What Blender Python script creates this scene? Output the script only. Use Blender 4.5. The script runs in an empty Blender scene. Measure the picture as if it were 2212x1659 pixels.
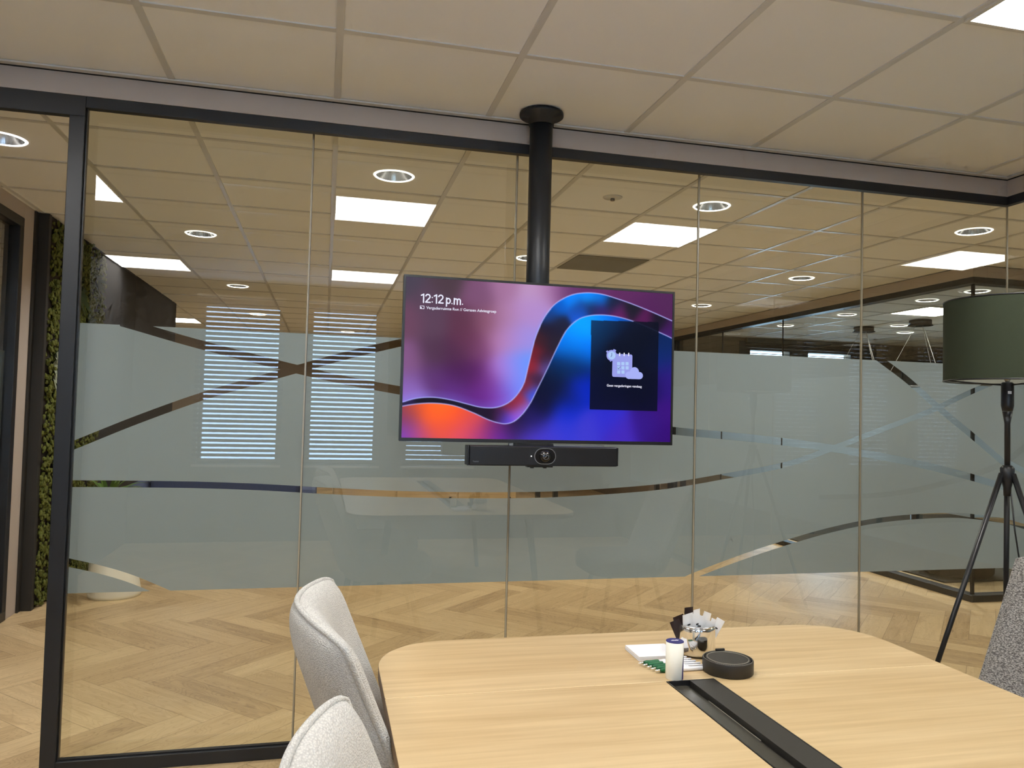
import bpy, bmesh, math, random
import numpy as np
from mathutils import Vector, Matrix
R=random.Random(7)
sc=bpy.context.scene
COL=sc.collection
PI=math.pi
# ------------------------------------------------------------------ materials
def srgb(*c):
    c=[x/255 for x in c]
    return tuple([(x/12.92 if x<=.04045 else ((x+.055)/1.055)**2.4) for x in c])+(1,)
def newmat(n):
    m=bpy.data.materials.new(n); m.use_nodes=True
    nt=m.node_tree; b=nt.nodes.get('Principled BSDF'); return m,nt,b
def mat(n,col,rough=.5,metal=0,spec=.5,emit=None,es=1,coat=0,sheen=0):
    m,nt,b=newmat(n); b.inputs['Base Color'].default_value=col; b.inputs['Roughness'].default_value=rough
    b.inputs['Metallic'].default_value=metal; b.inputs['Specular IOR Level'].default_value=spec
    b.inputs['Coat Weight'].default_value=coat; b.inputs['Sheen Weight'].default_value=sheen
    if emit: b.inputs['Emission Color'].default_value=emit; b.inputs['Emission Strength'].default_value=es
    return m
class N:
    """tiny node graph helper"""
    def __init__(s,nt): s.nt=nt
    def n(s,t,**k):
        x=s.nt.nodes.new(t)
        for a,v in k.items(): setattr(x,a,v)
        return x
    def m(s,op,a,b=None,c=None):
        x=s.nt.nodes.new('ShaderNodeMath'); x.operation=op
        for i,v in enumerate((a,b,c)):
            if v is None: continue
            if isinstance(v,(int,float)): x.inputs[i].default_value=v
            else: s.nt.links.new(v,x.inputs[i])
        return x.outputs[0]
    def l(s,a,b): s.nt.links.new(a,b)
def noisy(n,col,rough,amt=.06,scale=6,bump=0,bscale=200,**k):
    m=mat(n,col,rough,**k); nt=m.node_tree; g=N(nt); b=nt.nodes['Principled BSDF']
    tc=g.n('ShaderNodeTexCoord'); no=g.n('ShaderNodeTexNoise'); no.inputs['Scale'].default_value=scale; no.inputs['Detail'].default_value=4
    g.l(tc.outputs['Object'],no.inputs['Vector'])
    mx=g.n('ShaderNodeMix',data_type='RGBA'); mx.inputs[6].default_value=tuple(c*(1-amt) for c in col[:3])+(1,); mx.inputs[7].default_value=tuple(min(1,c*(1+amt)) for c in col[:3])+(1,)
    g.l(no.outputs['Fac'],mx.inputs[0]); g.l(mx.outputs[2],b.inputs['Base Color'])
    if bump:
        n2=g.n('ShaderNodeTexNoise'); n2.inputs['Scale'].default_value=bscale; g.l(tc.outputs['Object'],n2.inputs['Vector'])
        bp=g.n('ShaderNodeBump'); bp.inputs['Strength'].default_value=bump; bp.inputs['Distance'].default_value=.002
        g.l(n2.outputs['Fac'],bp.inputs['Height']); g.l(bp.outputs[0],b.inputs['Normal'])
    return m
M={}
M['tile']=noisy('ceiling_tile',srgb(246,247,245),.9,.02,3,bump=.15,bscale=500)
M['bar']=mat('ceiling_bar',srgb(216,216,212),.3)
M['plaster']=noisy('plaster',srgb(186,176,168),.85,.03,5,bump=.1)
M['wallwhite']=noisy('wall_paint',srgb(205,200,190),.85,.03,5)
M['black']=mat('black_metal',srgb(33,36,41),.4)
M['blacksatin']=mat('black_satin',srgb(30,31,34),.35)
M['darkplastic']=mat('dark_plastic',srgb(24,25,29),.35)
M['shadowgap']=mat('shadow_gap',srgb(20,20,20),.9)
M['darkwall']=noisy('charcoal_wall',srgb(40,38,38),.8,.05,4)
M['darkwood']=noisy('dark_post',srgb(42,40,37),.6,.08,6)
M['taupe']=noisy('taupe_wall',srgb(128,115,100),.85,.04,3)
M['reflector']=mat('faceted_reflector',srgb(150,150,150),.16,metal=1)
M['lampcap']=mat('lamp_cap',srgb(60,60,60),.4,emit=(1,.97,.9,1),es=.6)
M['chrome']=mat('chrome',srgb(235,235,235),.07,metal=1)
M['white']=mat('white_gloss',srgb(236,234,222),.35)
M['paper']=mat('paper',srgb(240,240,244),.7)
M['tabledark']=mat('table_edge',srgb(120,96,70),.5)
M['panel']=mat('light_diffuser',(1,1,1,1),.5,emit=(1,.975,.93,1),es=21)
M['ring']=mat('downlight_glow',(1,1,1,1),.5,emit=(1,.97,.92,1),es=1.3)
M['whiteframe']=mat('white_metal',srgb(225,223,216),.4)
M['leather']=noisy('black_leather',srgb(42,39,34),.5,.1,60,bump=.2,bscale=900)
M['stitch']=mat('stitch',srgb(165,160,145),.7)
M['green']=mat('green_grip',srgb(18,98,58),.4)
M['navy']=mat('navy',srgb(40,40,110),.4)
M['sachetwhite']=mat('sachet_paper',srgb(252,252,252),.45)
M['print']=mat('printed_mark',srgb(40,40,44),.5)
M['sachetdark']=mat('sachet_dark',srgb(48,32,30),.35)
M['fern']=noisy('fern_leaf',srgb(44,62,26),.6,.3,15)
M['leaf']=noisy('leaf',srgb(92,128,50),.55,.25,15)
M['paleleaf']=noisy('pale_leaf',srgb(150,160,140),.55,.1,15)
M['moss']=noisy('moss',srgb(94,100,40),.95,.45,30)
M['soil']=noisy('soil',srgb(40,30,22),.95,.2,30)
M['bluefabric']=noisy('blue_fabric',srgb(84,98,138),.9,.08,40)
M['counter']=mat('counter',srgb(225,215,190),.4)
M['cloud']=mat('cloud',srgb(20,20,20),1,emit=srgb(168,178,250),es=.95)
M['icontext']=mat('screen_white',srgb(20,20,20),1,emit=srgb(232,232,250),es=1)
M['icon1']=mat('screen_lilac',srgb(20,20,20),1,emit=srgb(150,156,232),es=1)
M['icon2']=mat('screen_cyan',srgb(20,20,20),1,emit=srgb(170,200,245),es=1)
M['icon3']=mat('screen_slate',srgb(20,20,20),1,emit=srgb(66,74,150),es=1)
M['led']=mat('led',(1,1,1,1),.5,emit=(1,1,1,1),es=1.5)
M['logo']=mat('logo_grey',srgb(120,122,128),.4)
M['lens']=mat('lens_glass',srgb(14,14,18),.08,coat=1)
M['slat']=mat('blind_slat',srgb(120,124,128),.5)
M['slatdark']=mat('blind_slat_dark',srgb(70,76,80),.5)
M['joint']=mat('glass_joint',srgb(168,160,140),.25)
M['jointd']=mat('glass_joint_dark',srgb(60,55,48),.3)
M['art']=noisy('wall_art',srgb(88,88,86),.7,.5,9)

def glassmat(n,tint,boost=1.25):
    m,nt,b=newmat(n); nt.nodes.remove(b); g=N(nt); out=nt.nodes['Material Output']
    tr=g.n('ShaderNodeBsdfTransparent'); tr.inputs[0].default_value=tint
    gl=g.n('ShaderNodeBsdfGlossy'); gl.inputs['Roughness'].default_value=0; gl.inputs[0].default_value=(1,1,1,1)
    ge=g.n('ShaderNodeNewGeometry'); dt=g.n('ShaderNodeVectorMath',operation='DOT_PRODUCT'); g.l(ge.outputs['Normal'],dt.inputs[0]); g.l(ge.outputs['Incoming'],dt.inputs[1])
    c=g.m('ABSOLUTE',dt.outputs['Value']); p5=g.m('POWER',g.m('SUBTRACT',1,c),5)
    f=g.m('MULTIPLY',g.m('ADD',g.m('MULTIPLY',p5,.96),.04),boost)   # two air-glass surfaces of one pane
    f=g.m('MINIMUM',f,.95)
    mx=g.n('ShaderNodeMixShader'); g.l(f,mx.inputs[0]); g.l(tr.outputs[0],mx.inputs[1]); g.l(gl.outputs[0],mx.inputs[2]); g.l(mx.outputs[0],out.inputs[0])
    return m
M['glass']=glassmat('pane_glass',(.88,.89,.82,1),2.0)
M['glassdark']=glassmat('smoky_glass',(.80,.83,.82,1),1.9)
def frost():
    m,nt,b=newmat('frosted_film'); nt.nodes.remove(b); g=N(nt); out=nt.nodes['Material Output']
    d=g.n('ShaderNodeBsdfDiffuse'); d.inputs[0].default_value=(.31,.38,.44,1)
    t=g.n('ShaderNodeBsdfTranslucent'); t.inputs[0].default_value=(.50,.62,.74,1)
    mx=g.n('ShaderNodeMixShader'); mx.inputs[0].default_value=.5
    g.l(d.outputs[0],mx.inputs[1]); g.l(t.outputs[0],mx.inputs[2]); g.l(mx.outputs[0],out.inputs[0])
    return m
M['frost']=frost()

def wood_table():
    m,nt,b=newmat('oak_veneer'); g=N(nt)
    tc=g.n('ShaderNodeTexCoord'); mp=g.n('ShaderNodeMapping'); mp.inputs['Scale'].default_value=(1.2,26,26); g.l(tc.outputs['Object'],mp.inputs[0])
    n1=g.n('ShaderNodeTexNoise'); n1.inputs['Scale'].default_value=2; n1.inputs['Detail'].default_value=6; n1.inputs['Distortion'].default_value=.4; g.l(mp.outputs[0],n1.inputs['Vector'])
    mp2=g.n('ShaderNodeMapping'); mp2.inputs['Scale'].default_value=(.6,5,5); g.l(tc.outputs['Object'],mp2.inputs[0])
    n2=g.n('ShaderNodeTexNoise'); n2.inputs['Scale'].default_value=1.5; n2.inputs['Detail'].default_value=3; g.l(mp2.outputs[0],n2.inputs['Vector'])
    s=g.m('ADD',g.m('MULTIPLY',n1.outputs['Fac'],.6),g.m('MULTIPLY',n2.outputs['Fac'],.4))
    cr=g.n('ShaderNodeValToRGB'); cr.color_ramp.elements[0].position=.36; cr.color_ramp.elements[0].color=srgb(186,158,114)
    cr.color_ramp.elements[1].position=.62; cr.color_ramp.elements[1].color=srgb(208,183,140)
    g.l(s,cr.inputs[0]); g.l(cr.outputs[0],b.inputs['Base Color']); b.inputs['Roughness'].default_value=.42
    return m
M['oak']=wood_table()
def herring():
    m,nt,b=newmat('herringbone_oak'); g=N(nt); w=.15; n=5
    tc=g.n('ShaderNodeTexCoord'); sp=g.n('ShaderNodeSeparateXYZ'); g.l(tc.outputs['Object'],sp.inputs[0])
    x,y=sp.outputs[0],sp.outputs[1]; r=1/math.sqrt(2)
    a=g.m('DIVIDE',g.m('ADD',g.m('MULTIPLY',g.m('SUBTRACT',x,y),r),3.531),w)
    bb=g.m('DIVIDE',g.m('ADD',g.m('MULTIPLY',g.m('ADD',x,y),r),-2.29+w),w)
    ix=g.m('FLOOR',a); iy=g.m('FLOOR',bb)
    k=g.m('FLOORED_MODULO',g.m('SUBTRACT',ix,iy),2*n)
    k=g.m('ROUND',k)
    hor=g.m('LESS_THAN',k,n-.5)
    hx=g.m('SUBTRACT',ix,k); hy=iy
    vx=ix; vy=g.m('SUBTRACT',iy,g.m('SUBTRACT',2*n-1,k))
    def mixf(f,p,q): # f?p:q
        return g.m('ADD',g.m('MULTIPLY',f,p),g.m('MULTIPLY',g.m('SUBTRACT',1,f),q))
    px_=mixf(hor,hx,vx); py_=mixf(hor,hy,vy)
    al=mixf(hor,g.m('SUBTRACT',a,hx),g.m('SUBTRACT',bb,vy))   # 0..n
    ac=mixf(hor,g.m('SUBTRACT',bb,hy),g.m('SUBTRACT',a,vx))   # 0..1
    cid=g.n('ShaderNodeCombineXYZ'); g.l(px_,cid.inputs[0]); g.l(py_,cid.inputs[1]); g.l(hor,cid.inputs[2])
    wn=g.n('ShaderNodeTexWhiteNoise'); g.l(cid.outputs[0],wn.inputs['Vector'])
    rv=wn.outputs['Value']
    # grain
    cv=g.n('ShaderNodeCombineXYZ'); g.l(g.m('ADD',g.m('MULTIPLY',al,.35),g.m('MULTIPLY',rv,37)),cv.inputs[0]); g.l(g.m('ADD',g.m('MULTIPLY',ac,3.2),g.m('MULTIPLY',rv,91)),cv.inputs[1])
    no=g.n('ShaderNodeTexNoise'); no.inputs['Scale'].default_value=1.6; no.inputs['Detail'].default_value=7; no.inputs['Distortion'].default_value=.9; no.inputs['Roughness'].default_value=.62; g.l(cv.outputs[0],no.inputs['Vector'])
    cv2=g.n('ShaderNodeCombineXYZ'); g.l(g.m('ADD',g.m('MULTIPLY',al,.5),g.m('MULTIPLY',rv,17)),cv2.inputs[0]); g.l(g.m('ADD',g.m('MULTIPLY',ac,1.3),g.m('MULTIPLY',rv,51)),cv2.inputs[1])
    n2=g.n('ShaderNodeTexNoise'); n2.inputs['Scale'].default_value=1.1; n2.inputs['Detail'].default_value=1; g.l(cv2.outputs[0],n2.inputs['Vector'])
    rings=g.m('MULTIPLY',g.m('ABSOLUTE',g.m('SUBTRACT',g.m('FRACT',g.m('MULTIPLY',n2.outputs['Fac'],22)),.5)),2)
    ringm=g.m('POWER',rings,5)
    t=g.m('ADD',g.m('MULTIPLY',rv,.40),g.m('MULTIPLY',no.outputs['Fac'],.74))
    t=g.m('SUBTRACT',t,g.m('MULTIPLY',ringm,.2))
    cr=g.n('ShaderNodeValToRGB'); e=cr.color_ramp.elements; e[0].position=.12; e[0].color=srgb(144,119,88); e[1].position=.85; e[1].color=srgb(213,188,146)
    e2=e.new(.45); e2.color=srgb(187,160,120)
    g.l(t,cr.inputs[0])
    # joint line
    ed=g.m('MINIMUM',g.m('MINIMUM',ac,g.m('SUBTRACT',1,ac)),g.m('MINIMUM',al,g.m('SUBTRACT',n,al)))
    jl=g.m('LESS_THAN',ed,.012)
    mx=g.n('ShaderNodeMix',data_type='RGBA'); g.l(g.m('MULTIPLY',jl,.45),mx.inputs[0]); g.l(cr.outputs[0],mx.inputs[6]); mx.inputs[7].default_value=srgb(96,72,48)
    g.l(mx.outputs[2],b.inputs['Base Color']); b.inputs['Roughness'].default_value=.42; b.inputs['Specular IOR Level'].default_value=.4
    return m
M['floor']=herring()
def fabric(n,c1,c2,scale,ns):
    m,nt,b=newmat(n); g=N(nt); tc=g.n('ShaderNodeTexCoord')
    vo=g.n('ShaderNodeTexVoronoi'); vo.inputs['Scale'].default_value=scale
    mp=g.n('ShaderNodeMapping'); mp.inputs['Scale'].default_value=(1,.6,1.7); g.l(tc.outputs['Object'],mp.inputs[0]); g.l(mp.outputs[0],vo.inputs['Vector'])
    no=g.n('ShaderNodeTexNoise'); no.inputs['Scale'].default_value=ns; no.inputs['Detail'].default_value=3; g.l(tc.outputs['Object'],no.inputs['Vector'])
    f=g.m('ADD',g.m('MULTIPLY',vo.outputs['Distance'],.7),g.m('MULTIPLY',no.outputs['Fac'],.5))
    cr=g.n('ShaderNodeValToRGB'); cr.color_ramp.elements[0].position=.3; cr.color_ramp.elements[0].color=c1; cr.color_ramp.elements[1].position=.75; cr.color_ramp.elements[1].color=c2
    g.l(f,cr.inputs[0]); g.l(cr.outputs[0],b.inputs['Base Color']); b.inputs['Roughness'].default_value=.95; b.inputs['Sheen Weight'].default_value=.25
    bp=g.n('ShaderNodeBump'); bp.inputs['Strength'].default_value=.7; bp.inputs['Distance'].default_value=.0025; bp.invert=True; g.l(vo.outputs['Distance'],bp.inputs['Height']); g.l(bp.outputs[0],b.inputs['Normal'])
    return m
M['fabric']=fabric('light_wool',srgb(220,218,212),srgb(186,184,180),300,9)
M['tweed']=fabric('grey_tweed',srgb(196,192,186),srgb(92,90,88),260,160)
M['shade']=noisy('green_shade',srgb(46,54,36),.9,.05,20,bump=.2,bscale=600)

# ------------------------------------------------------------------ mesh helpers
def box(bm,x0,x1,y0,y1,z0,z1,mi=0,rot=None,piv=None):
    vs=[bm.verts.new((x,y,z)) for x in (x0,x1) for y in (y0,y1) for z in (z0,z1)]
    fs=[(0,1,3,2),(4,6,7,5),(0,4,5,1),(2,3,7,6),(0,2,6,4),(1,5,7,3)]
    for f in fs: bm.faces.new([vs[i] for i in f]).material_index=mi
    if rot is not None:
        bmesh.ops.rotate(bm,verts=vs,cent=piv or ((x0+x1)/2,(y0+y1)/2,(z0+z1)/2),matrix=rot)
    return vs
def lathe(bm,prof,cx=0,cy=0,n=40,mi=0,cap0=True,cap1=True,z0=0,sy=1):
    rings=[]
    for r,z in prof:
        rings.append([bm.verts.new((cx+r*math.cos(2*PI*i/n),cy+r*sy*math.sin(2*PI*i/n),z0+z)) for i in range(n)])
    for a,b in zip(rings,rings[1:]):
        for i in range(n): f=bm.faces.new((a[i],a[(i+1)%n],b[(i+1)%n],b[i])); f.material_index=mi; f.smooth=True
    if cap0: bm.faces.new(rings[0][::-1]).material_index=mi
    if cap1: bm.faces.new(rings[-1]).material_index=mi
    return rings
def tube(bm,p,q,r0,r1=None,n=12,mi=0):
    r1=r0 if r1 is None else r1
    p,q=Vector(p),Vector(q); d=(q-p).normalized(); u=d.orthogonal().normalized(); v=d.cross(u)
    A=[bm.verts.new(p+(u*math.cos(2*PI*i/n)+v*math.sin(2*PI*i/n))*r0) for i in range(n)]
    B=[bm.verts.new(q+(u*math.cos(2*PI*i/n)+v*math.sin(2*PI*i/n))*r1) for i in range(n)]
    for i in range(n): f=bm.faces.new((A[i],A[(i+1)%n],B[(i+1)%n],B[i])); f.smooth=True; f.material_index=mi
    bm.faces.new(A[::-1]).material_index=mi; bm.faces.new(B).material_index=mi
def path_tube(bm,pts,r,n=8,mi=0,closed=False):
    pts=[Vector(p) for p in pts]; rings=[]
    L=len(pts); u=None
    for i,p in enumerate(pts):
        a=pts[(i-1)%L] if (closed or i>0) else p; b=pts[(i+1)%L] if (closed or i<L-1) else p
        d=(b-a).normalized()
        if u is None: u=d.orthogonal().normalized()
        u=(u-d*u.dot(d)).normalized(); v=d.cross(u)
        rings.append([bm.verts.new(p+(u*math.cos(2*PI*k/n)+v*math.sin(2*PI*k/n))*r) for k in range(n)])
    prs=list(zip(rings,rings[1:]))+([(rings[-1],rings[0])] if closed else [])
    for A,B in prs:
        for i in range(n): f=bm.faces.new((A[i],A[(i+1)%n],B[(i+1)%n],B[i])); f.smooth=True; f.material_index=mi
    if not closed: bm.faces.new(rings[0][::-1]); bm.faces.new(rings[-1])
def obj(name,bm,ms,parent=None,bevel=0,loc=None,smooth=False,recalc=True,seg=2):
    if recalc: bmesh.ops.recalc_face_normals(bm,faces=bm.faces)
    me=bpy.data.meshes.new(name); bm.to_mesh(me); bm.free()
    for m in (ms if isinstance(ms,(list,tuple)) else [ms]): me.materials.append(m)
    o=bpy.data.objects.new(name,me); COL.objects.link(o)
    if parent: o.parent=parent
    if loc: o.location=loc
    if smooth:
        for p in me.polygons: p.use_smooth=True
    if bevel:
        b=o.modifiers.new('b','BEVEL'); b.width=bevel; b.segments=seg; b.limit_method='ANGLE'
    return o
def pane(name,ax,pos,a0,a1,z0,z1,m,parent=None):
    bm=bmesh.new(); P=[(a0,z0),(a1,z0),(a1,z1),(a0,z1)]
    bm.faces.new([bm.verts.new((p,pos,z) if ax=='y' else (pos,p,z)) for p,z in P])
    return obj(name,bm,m,parent,recalc=False)
def boxobj(name,bs,ms,parent=None,bevel=0,**k):
    bm=bmesh.new()
    for b in bs: box(bm,*b)
    return obj(name,bm,ms,parent,bevel,**k)
def tag(o,label=None,cat=None,group=None,kind=None):
    if label: o['label']=label
    if cat: o['category']=cat
    if group: o['group']=group
    if kind: o['kind']=kind
    return o
def empty(name,label,cat,loc=(0,0,0),rz=0,group=None):
    o=bpy.data.objects.new(name,None); COL.objects.link(o); o.location=loc; o.rotation_euler=(0,0,rz); o.empty_display_size=.1
    return tag(o,label,cat,group)
def struct(o): o['kind']='structure'; return o
def dup(root,loc,label,rz=None,group=None):
    r=root.copy(); COL.objects.link(r); r.location=loc; r['label']=label
    if rz is not None: r.rotation_euler=(0,0,rz)
    if group: r['group']=group
    for ch in list(root.children):
        c=ch.copy(); COL.objects.link(c); c.parent=r
        for g2 in ch.children:
            d=g2.copy(); COL.objects.link(d); d.parent=c
    return r
def text(name,s,mtl,parent,width,loc,rot=(PI/2,0,0),ext=0,offset=0):
    cu=bpy.data.curves.new(name,'FONT'); cu.body=s; cu.size=1; cu.resolution_u=3; cu.fill_mode='FRONT'; cu.offset=offset
    o=bpy.data.objects.new(name,cu); COL.objects.link(o); cu.materials.append(mtl)
    bpy.context.view_layer.update(); w=o.dimensions.x
    k=width/w; dg=bpy.context.evaluated_depsgraph_get(); me=bpy.data.meshes.new_from_object(o.evaluated_get(dg))
    me.transform(Matrix.Scale(k,4)); bpy.data.objects.remove(o); me.name=name; me.materials.clear(); me.materials.append(mtl)
    o=bpy.data.objects.new(name,me); COL.objects.link(o)
    o.parent=parent; o.location=loc; o.rotation_euler=rot
    return o

# ------------------------------------------------------------------ dimensions
H=2.531; WY=3.076; GY=3.155; GX0=-.593
XL=-1.79; XC=3.206; GX=3.285
YB=-1.68; XR=10.0; YF=13.4; XLL=-6.0

# ------------------------------------------------------------------ camera
f,yaw,pitch,roll,h=1670.33,.2364,.0371,.0253,1.3244
cy_,sy_=math.cos(yaw),math.sin(yaw)
fwd=Vector((sy_*math.cos(pitch),cy_*math.cos(pitch),math.sin(pitch)))
r0=Vector((cy_,-sy_,0)); u0=r0.cross(fwd)
right=math.cos(roll)*r0+math.sin(roll)*u0; up=-math.sin(roll)*r0+math.cos(roll)*u0
cam=bpy.data.cameras.new('camera'); co=bpy.data.objects.new('camera',cam); COL.objects.link(co)
mw=Matrix.Identity(4)
for i in range(3): mw[i][0]=right[i]; mw[i][1]=up[i]; mw[i][2]=-fwd[i]
mw[0][3]=0; mw[1][3]=0; mw[2][3]=h
co.matrix_world=mw; cam.sensor_fit='HORIZONTAL'; cam.sensor_width=36; cam.lens=f/2212*36; cam.clip_start=.02; cam.clip_end=100
sc.camera=co

# ------------------------------------------------------------------ room shell
YR=10.5; XM=4.852   # the back glass room ends at its outer wall
struct(boxobj('floor',[(XLL,XM,YB-.2,YF,-.1,0),(XM,XR,YB-.2,YR,-.1,0)],M['floor']))
panel_cells=[(-3,3),(0,3),(3,3),(-3,-1),(0,-1),(3,-1),(7,3),(7,-1)]   # (i,j): x=GX0+.6*(i+1) ...
def cell(i,j): return GX0+.6*(i+1), 2.4926-.6*2+ .6*(j-3)              # lower-left corner of a cell
DLXY=[(-1.493,3.99),(.307,3.99),(2.107,3.99),(3.907,3.99),(-.893,5.79),(1.507,5.79),(3.907,5.79),(-.893,8.19),(3.907,7.59),(1.507,8.19),(5.707,6.39),(5.707,8.79),(7.507,8.79),(5.707,5.79),(5.707,7.59),(-3.593,3.99),(5.707,2.19),(6.907,8.19),(-.893,10.59),(1.507,10.59),(3.907,9.99),(-3.893,11.19),(.307,12.39)]
DLC=set((int(math.floor((x-GX0)/.6+1e-6)),int(math.floor((y-.0926)/.6+1e-6))) for x,y in DLXY)
bm=bmesh.new()
i0=int(math.floor((XLL-GX0)/.6)); i1=int(math.ceil((XR-GX0)/.6)); j0=int(math.floor((YB-.2-.0926)/.6)); j1=int(math.ceil((YF+.2-.0926)/.6))
for i in range(i0,i1):
    for j in range(j0,j1):
        x0_,y0_=GX0+.6*i,.0926+.6*j; x1_,y1_=x0_+.6,y0_+.6
        if x0_>4.6 and y0_>10.2: continue
        if (i,j) in DLC:
            cx_,cy2=x0_+.3,y0_+.3; n=32; ci=[];sq=[]
            for k in range(n):
                a=2*PI*(k+.5)/n; ca,sa=math.cos(a),math.sin(a); ci.append(bm.verts.new((cx_+.094*ca,cy2+.094*sa,H))); q=.3/max(abs(ca),abs(sa)); sq.append((cx_+ca*q,cy2+sa*q))
            sv=[bm.verts.new((x,y,H)) for x,y in sq]
            for k in range(n): bm.faces.new((ci[k],sv[k],sv[(k+1)%n],ci[(k+1)%n]))
            # corners
            for sx,sy2 in ((1,1),(-1,1),(-1,-1),(1,-1)):
                a=math.atan2(sy2,sx)%(2*PI); k=int(a/(2*PI)*n-.5); 
                bm.faces.new((sv[k],bm.verts.new((cx_+.3*sx,cy2+.3*sy2,H)),sv[(k+1)%n]))
        else: bm.faces.new([bm.verts.new(p) for p in ((x0_,y0_,H),(x0_,y1_,H),(x1_,y1_,H),(x1_,y0_,H))])
box(bm,GX0+.6*i0,4.85,.0926+.6*j0,.0926+.6*j1,H+.12,H+.2,0); box(bm,4.85,GX0+.6*i1,.0926+.6*j0,10.92,H+.12,H+.2,0)
x=GX0+.6*i0
while x<XR:
    if x>XLL: box(bm,x-.012,x+.012,YB,YF if x<4.7 else 10.34,H-.005,H+.01,1)
    x+=.6
y=.0926+.6*j0
while y<YF:
    if y>YB: box(bm,XLL,XR if y<10.3 else 4.6,y-.012,y+.012,H-.0045,H+.01,1)
    y+=.6
struct(obj('ceiling',bm,[M['tile'],M['bar']],recalc=False))
# bulkheads (plaster strip with shadow gap) over the partition
struct(boxobj('trim_1',[(XL,XC+.085,WY,WY+.085,2.44,H-.006),(XC,XC+.085,YB,WY,2.44,H-.006)],M['plaster'],bevel=.002))
struct(boxobj('trim_2',[(XL,XC-.004,WY-.004,WY+.01,H-.0115,H-.006),(XC-.004,XC+.01,YB,WY+.01,H-.0115,H-.006)],M['shadowgap']))
struct(boxobj('trim_3',[(XL,XC,WY-.03,WY-.004,H-.008,H-.002),(XC-.03,XC-.004,YB,WY-.03,H-.008,H-.002)],M['bar']))
# walls around
def wall_holes(name,axis,pos,th,a0,a1,holes,m,z1=H):
    """axis 'y': wall in plane y=pos running along x; 'x': plane x=pos running along y. holes=(a0,a1,z0,z1)"""
    bs=[]; cur=a0
    def add(p,q,z0,zz):
        if q-p<1e-4 or zz-z0<1e-4: return
        bs.append((p,q,pos,pos+th,z0,zz) if axis=='y' else (pos,pos+th,p,q,z0,zz))
    for (h0,h1,z0,zz) in sorted(holes):
        add(cur,h0,0,z1); add(h0,h1,0,z0); add(h0,h1,zz,z1); cur=h1
    add(cur,a1,0,z1)
    return struct(boxobj(name,bs,m))
WIN=[(-1.20,-.44,.76,2.33),(-.17,.52,.76,2.33),(.80,1.50,.76,2.33)]
M['wallgrey']=noisy('grey_paint',srgb(112,108,104),.85,.03,5)
wall_holes('wall_back','y',YB-.2,.2,XLL,XR,WIN,M['wallgrey'])
RW=[(6.12,6.78,.9,2.345),(7.10,7.84,.9,2.345)]
FW=[(-1.5,-.5,.9,1.62),(.2,1.2,.9,1.62)]
wall_holes('wall_far','y',YF,.2,XLL,4.62,[],M['taupe'])
struct(boxobj('wall_right',[(XR,XR+.2,YB-.2,YR,0,H+.12)],M['wallwhite']))
struct(boxobj('wall_left',[(XL-.2,XL,YB,WY+.17,0,H)],M['wallgrey']))
struct(boxobj('wall_outer_left',[(XLL-.2,XLL,YB,YF,0,H)],M['wallwhite']))

# ------------------------------------------------------------------ glass partition of the meeting room
Z1=2.398; ZT=2.4395; FD=.032
struct(boxobj('trim_4',[(-.885,XC+FD,WY,WY+FD,Z1,ZT)],M['black'],bevel=.002))
struct(boxobj('trim_5',[(XL,-.885,WY,WY+FD,2.365,ZT)],M['black'],bevel=.002))
struct(boxobj('trim_6',[(-.937,-.885,WY,WY+FD,0,2.365)],M['black'],bevel=.002))
struct(boxobj('trim_7',[(-.884,-.879,WY+.012,WY+.03,.047,Z1)],M['blacksatin']))
struct(boxobj('trim_8',[(-.885,XC+FD,WY,WY+FD,0,.047)],M['black'],bevel=.002))
struct(boxobj('trim_9',[(-.879,XC,WY+.012,WY+.03,.0472,.052)],M['blacksatin']))
struct(boxobj('trim_10',[(XC,XC+FD,YB,WY,Z1,ZT)],M['black'],bevel=.002))
struct(boxobj('trim_11',[(XC,XC+FD,YB,WY,0,.047)],M['black'],bevel=.002))
# film stripes z(x)
S={'a':[(-.76,1.63),(-.709,1.617),(-.528,1.569),(-.359,1.529),(-.115,1.475),(.065,1.439),(.29,1.404),(.9,1.32),(1.512,1.262),(1.807,1.242),(2.066,1.221),(2.334,1.193),(2.69,1.143),(3.0,1.085),(3.28,1.02)],
'b':[(-.94,1.144),(-.903,1.161),(-.679,1.265),(-.453,1.359),(-.252,1.428),(-.097,1.48),(.08,1.538),(.284,1.596),(.45,1.64)],
'c':[(-.94,1.022),(-.9,1.022),(-.669,1.021),(-.44,1.018),(-.22,1.01),(.008,.997),(.299,.984),(.565,.979),(.762,.979),(.963,.983),(1.235,.998),(1.473,1.019),(1.741,1.061),(2.068,1.12),(2.31,1.197),(2.56,1.284),(2.819,1.374),(3.087,1.485),(3.28,1.56)],
'd':[(2.52,1.65),(2.57,1.618),(2.713,1.531),(2.885,1.407),(3.087,1.271),(3.281,1.137)],
'e':[(1.55,.60),(1.613,.625),(1.839,.698),(2.073,.763),(2.314,.82),(2.564,.86),(2.822,.878),(3.035,.879),(3.287,.852)],
'f':[(-.94,.742),(-.9,.734),(-.783,.703),(-.687,.67),(-.573,.618),(-.5,.58)]}
WID={'a':.017,'b':.0155,'c':.0125,'d':.016,'e':.012,'f':.015}
ZF0,ZF1=.6207,1.6174
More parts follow.
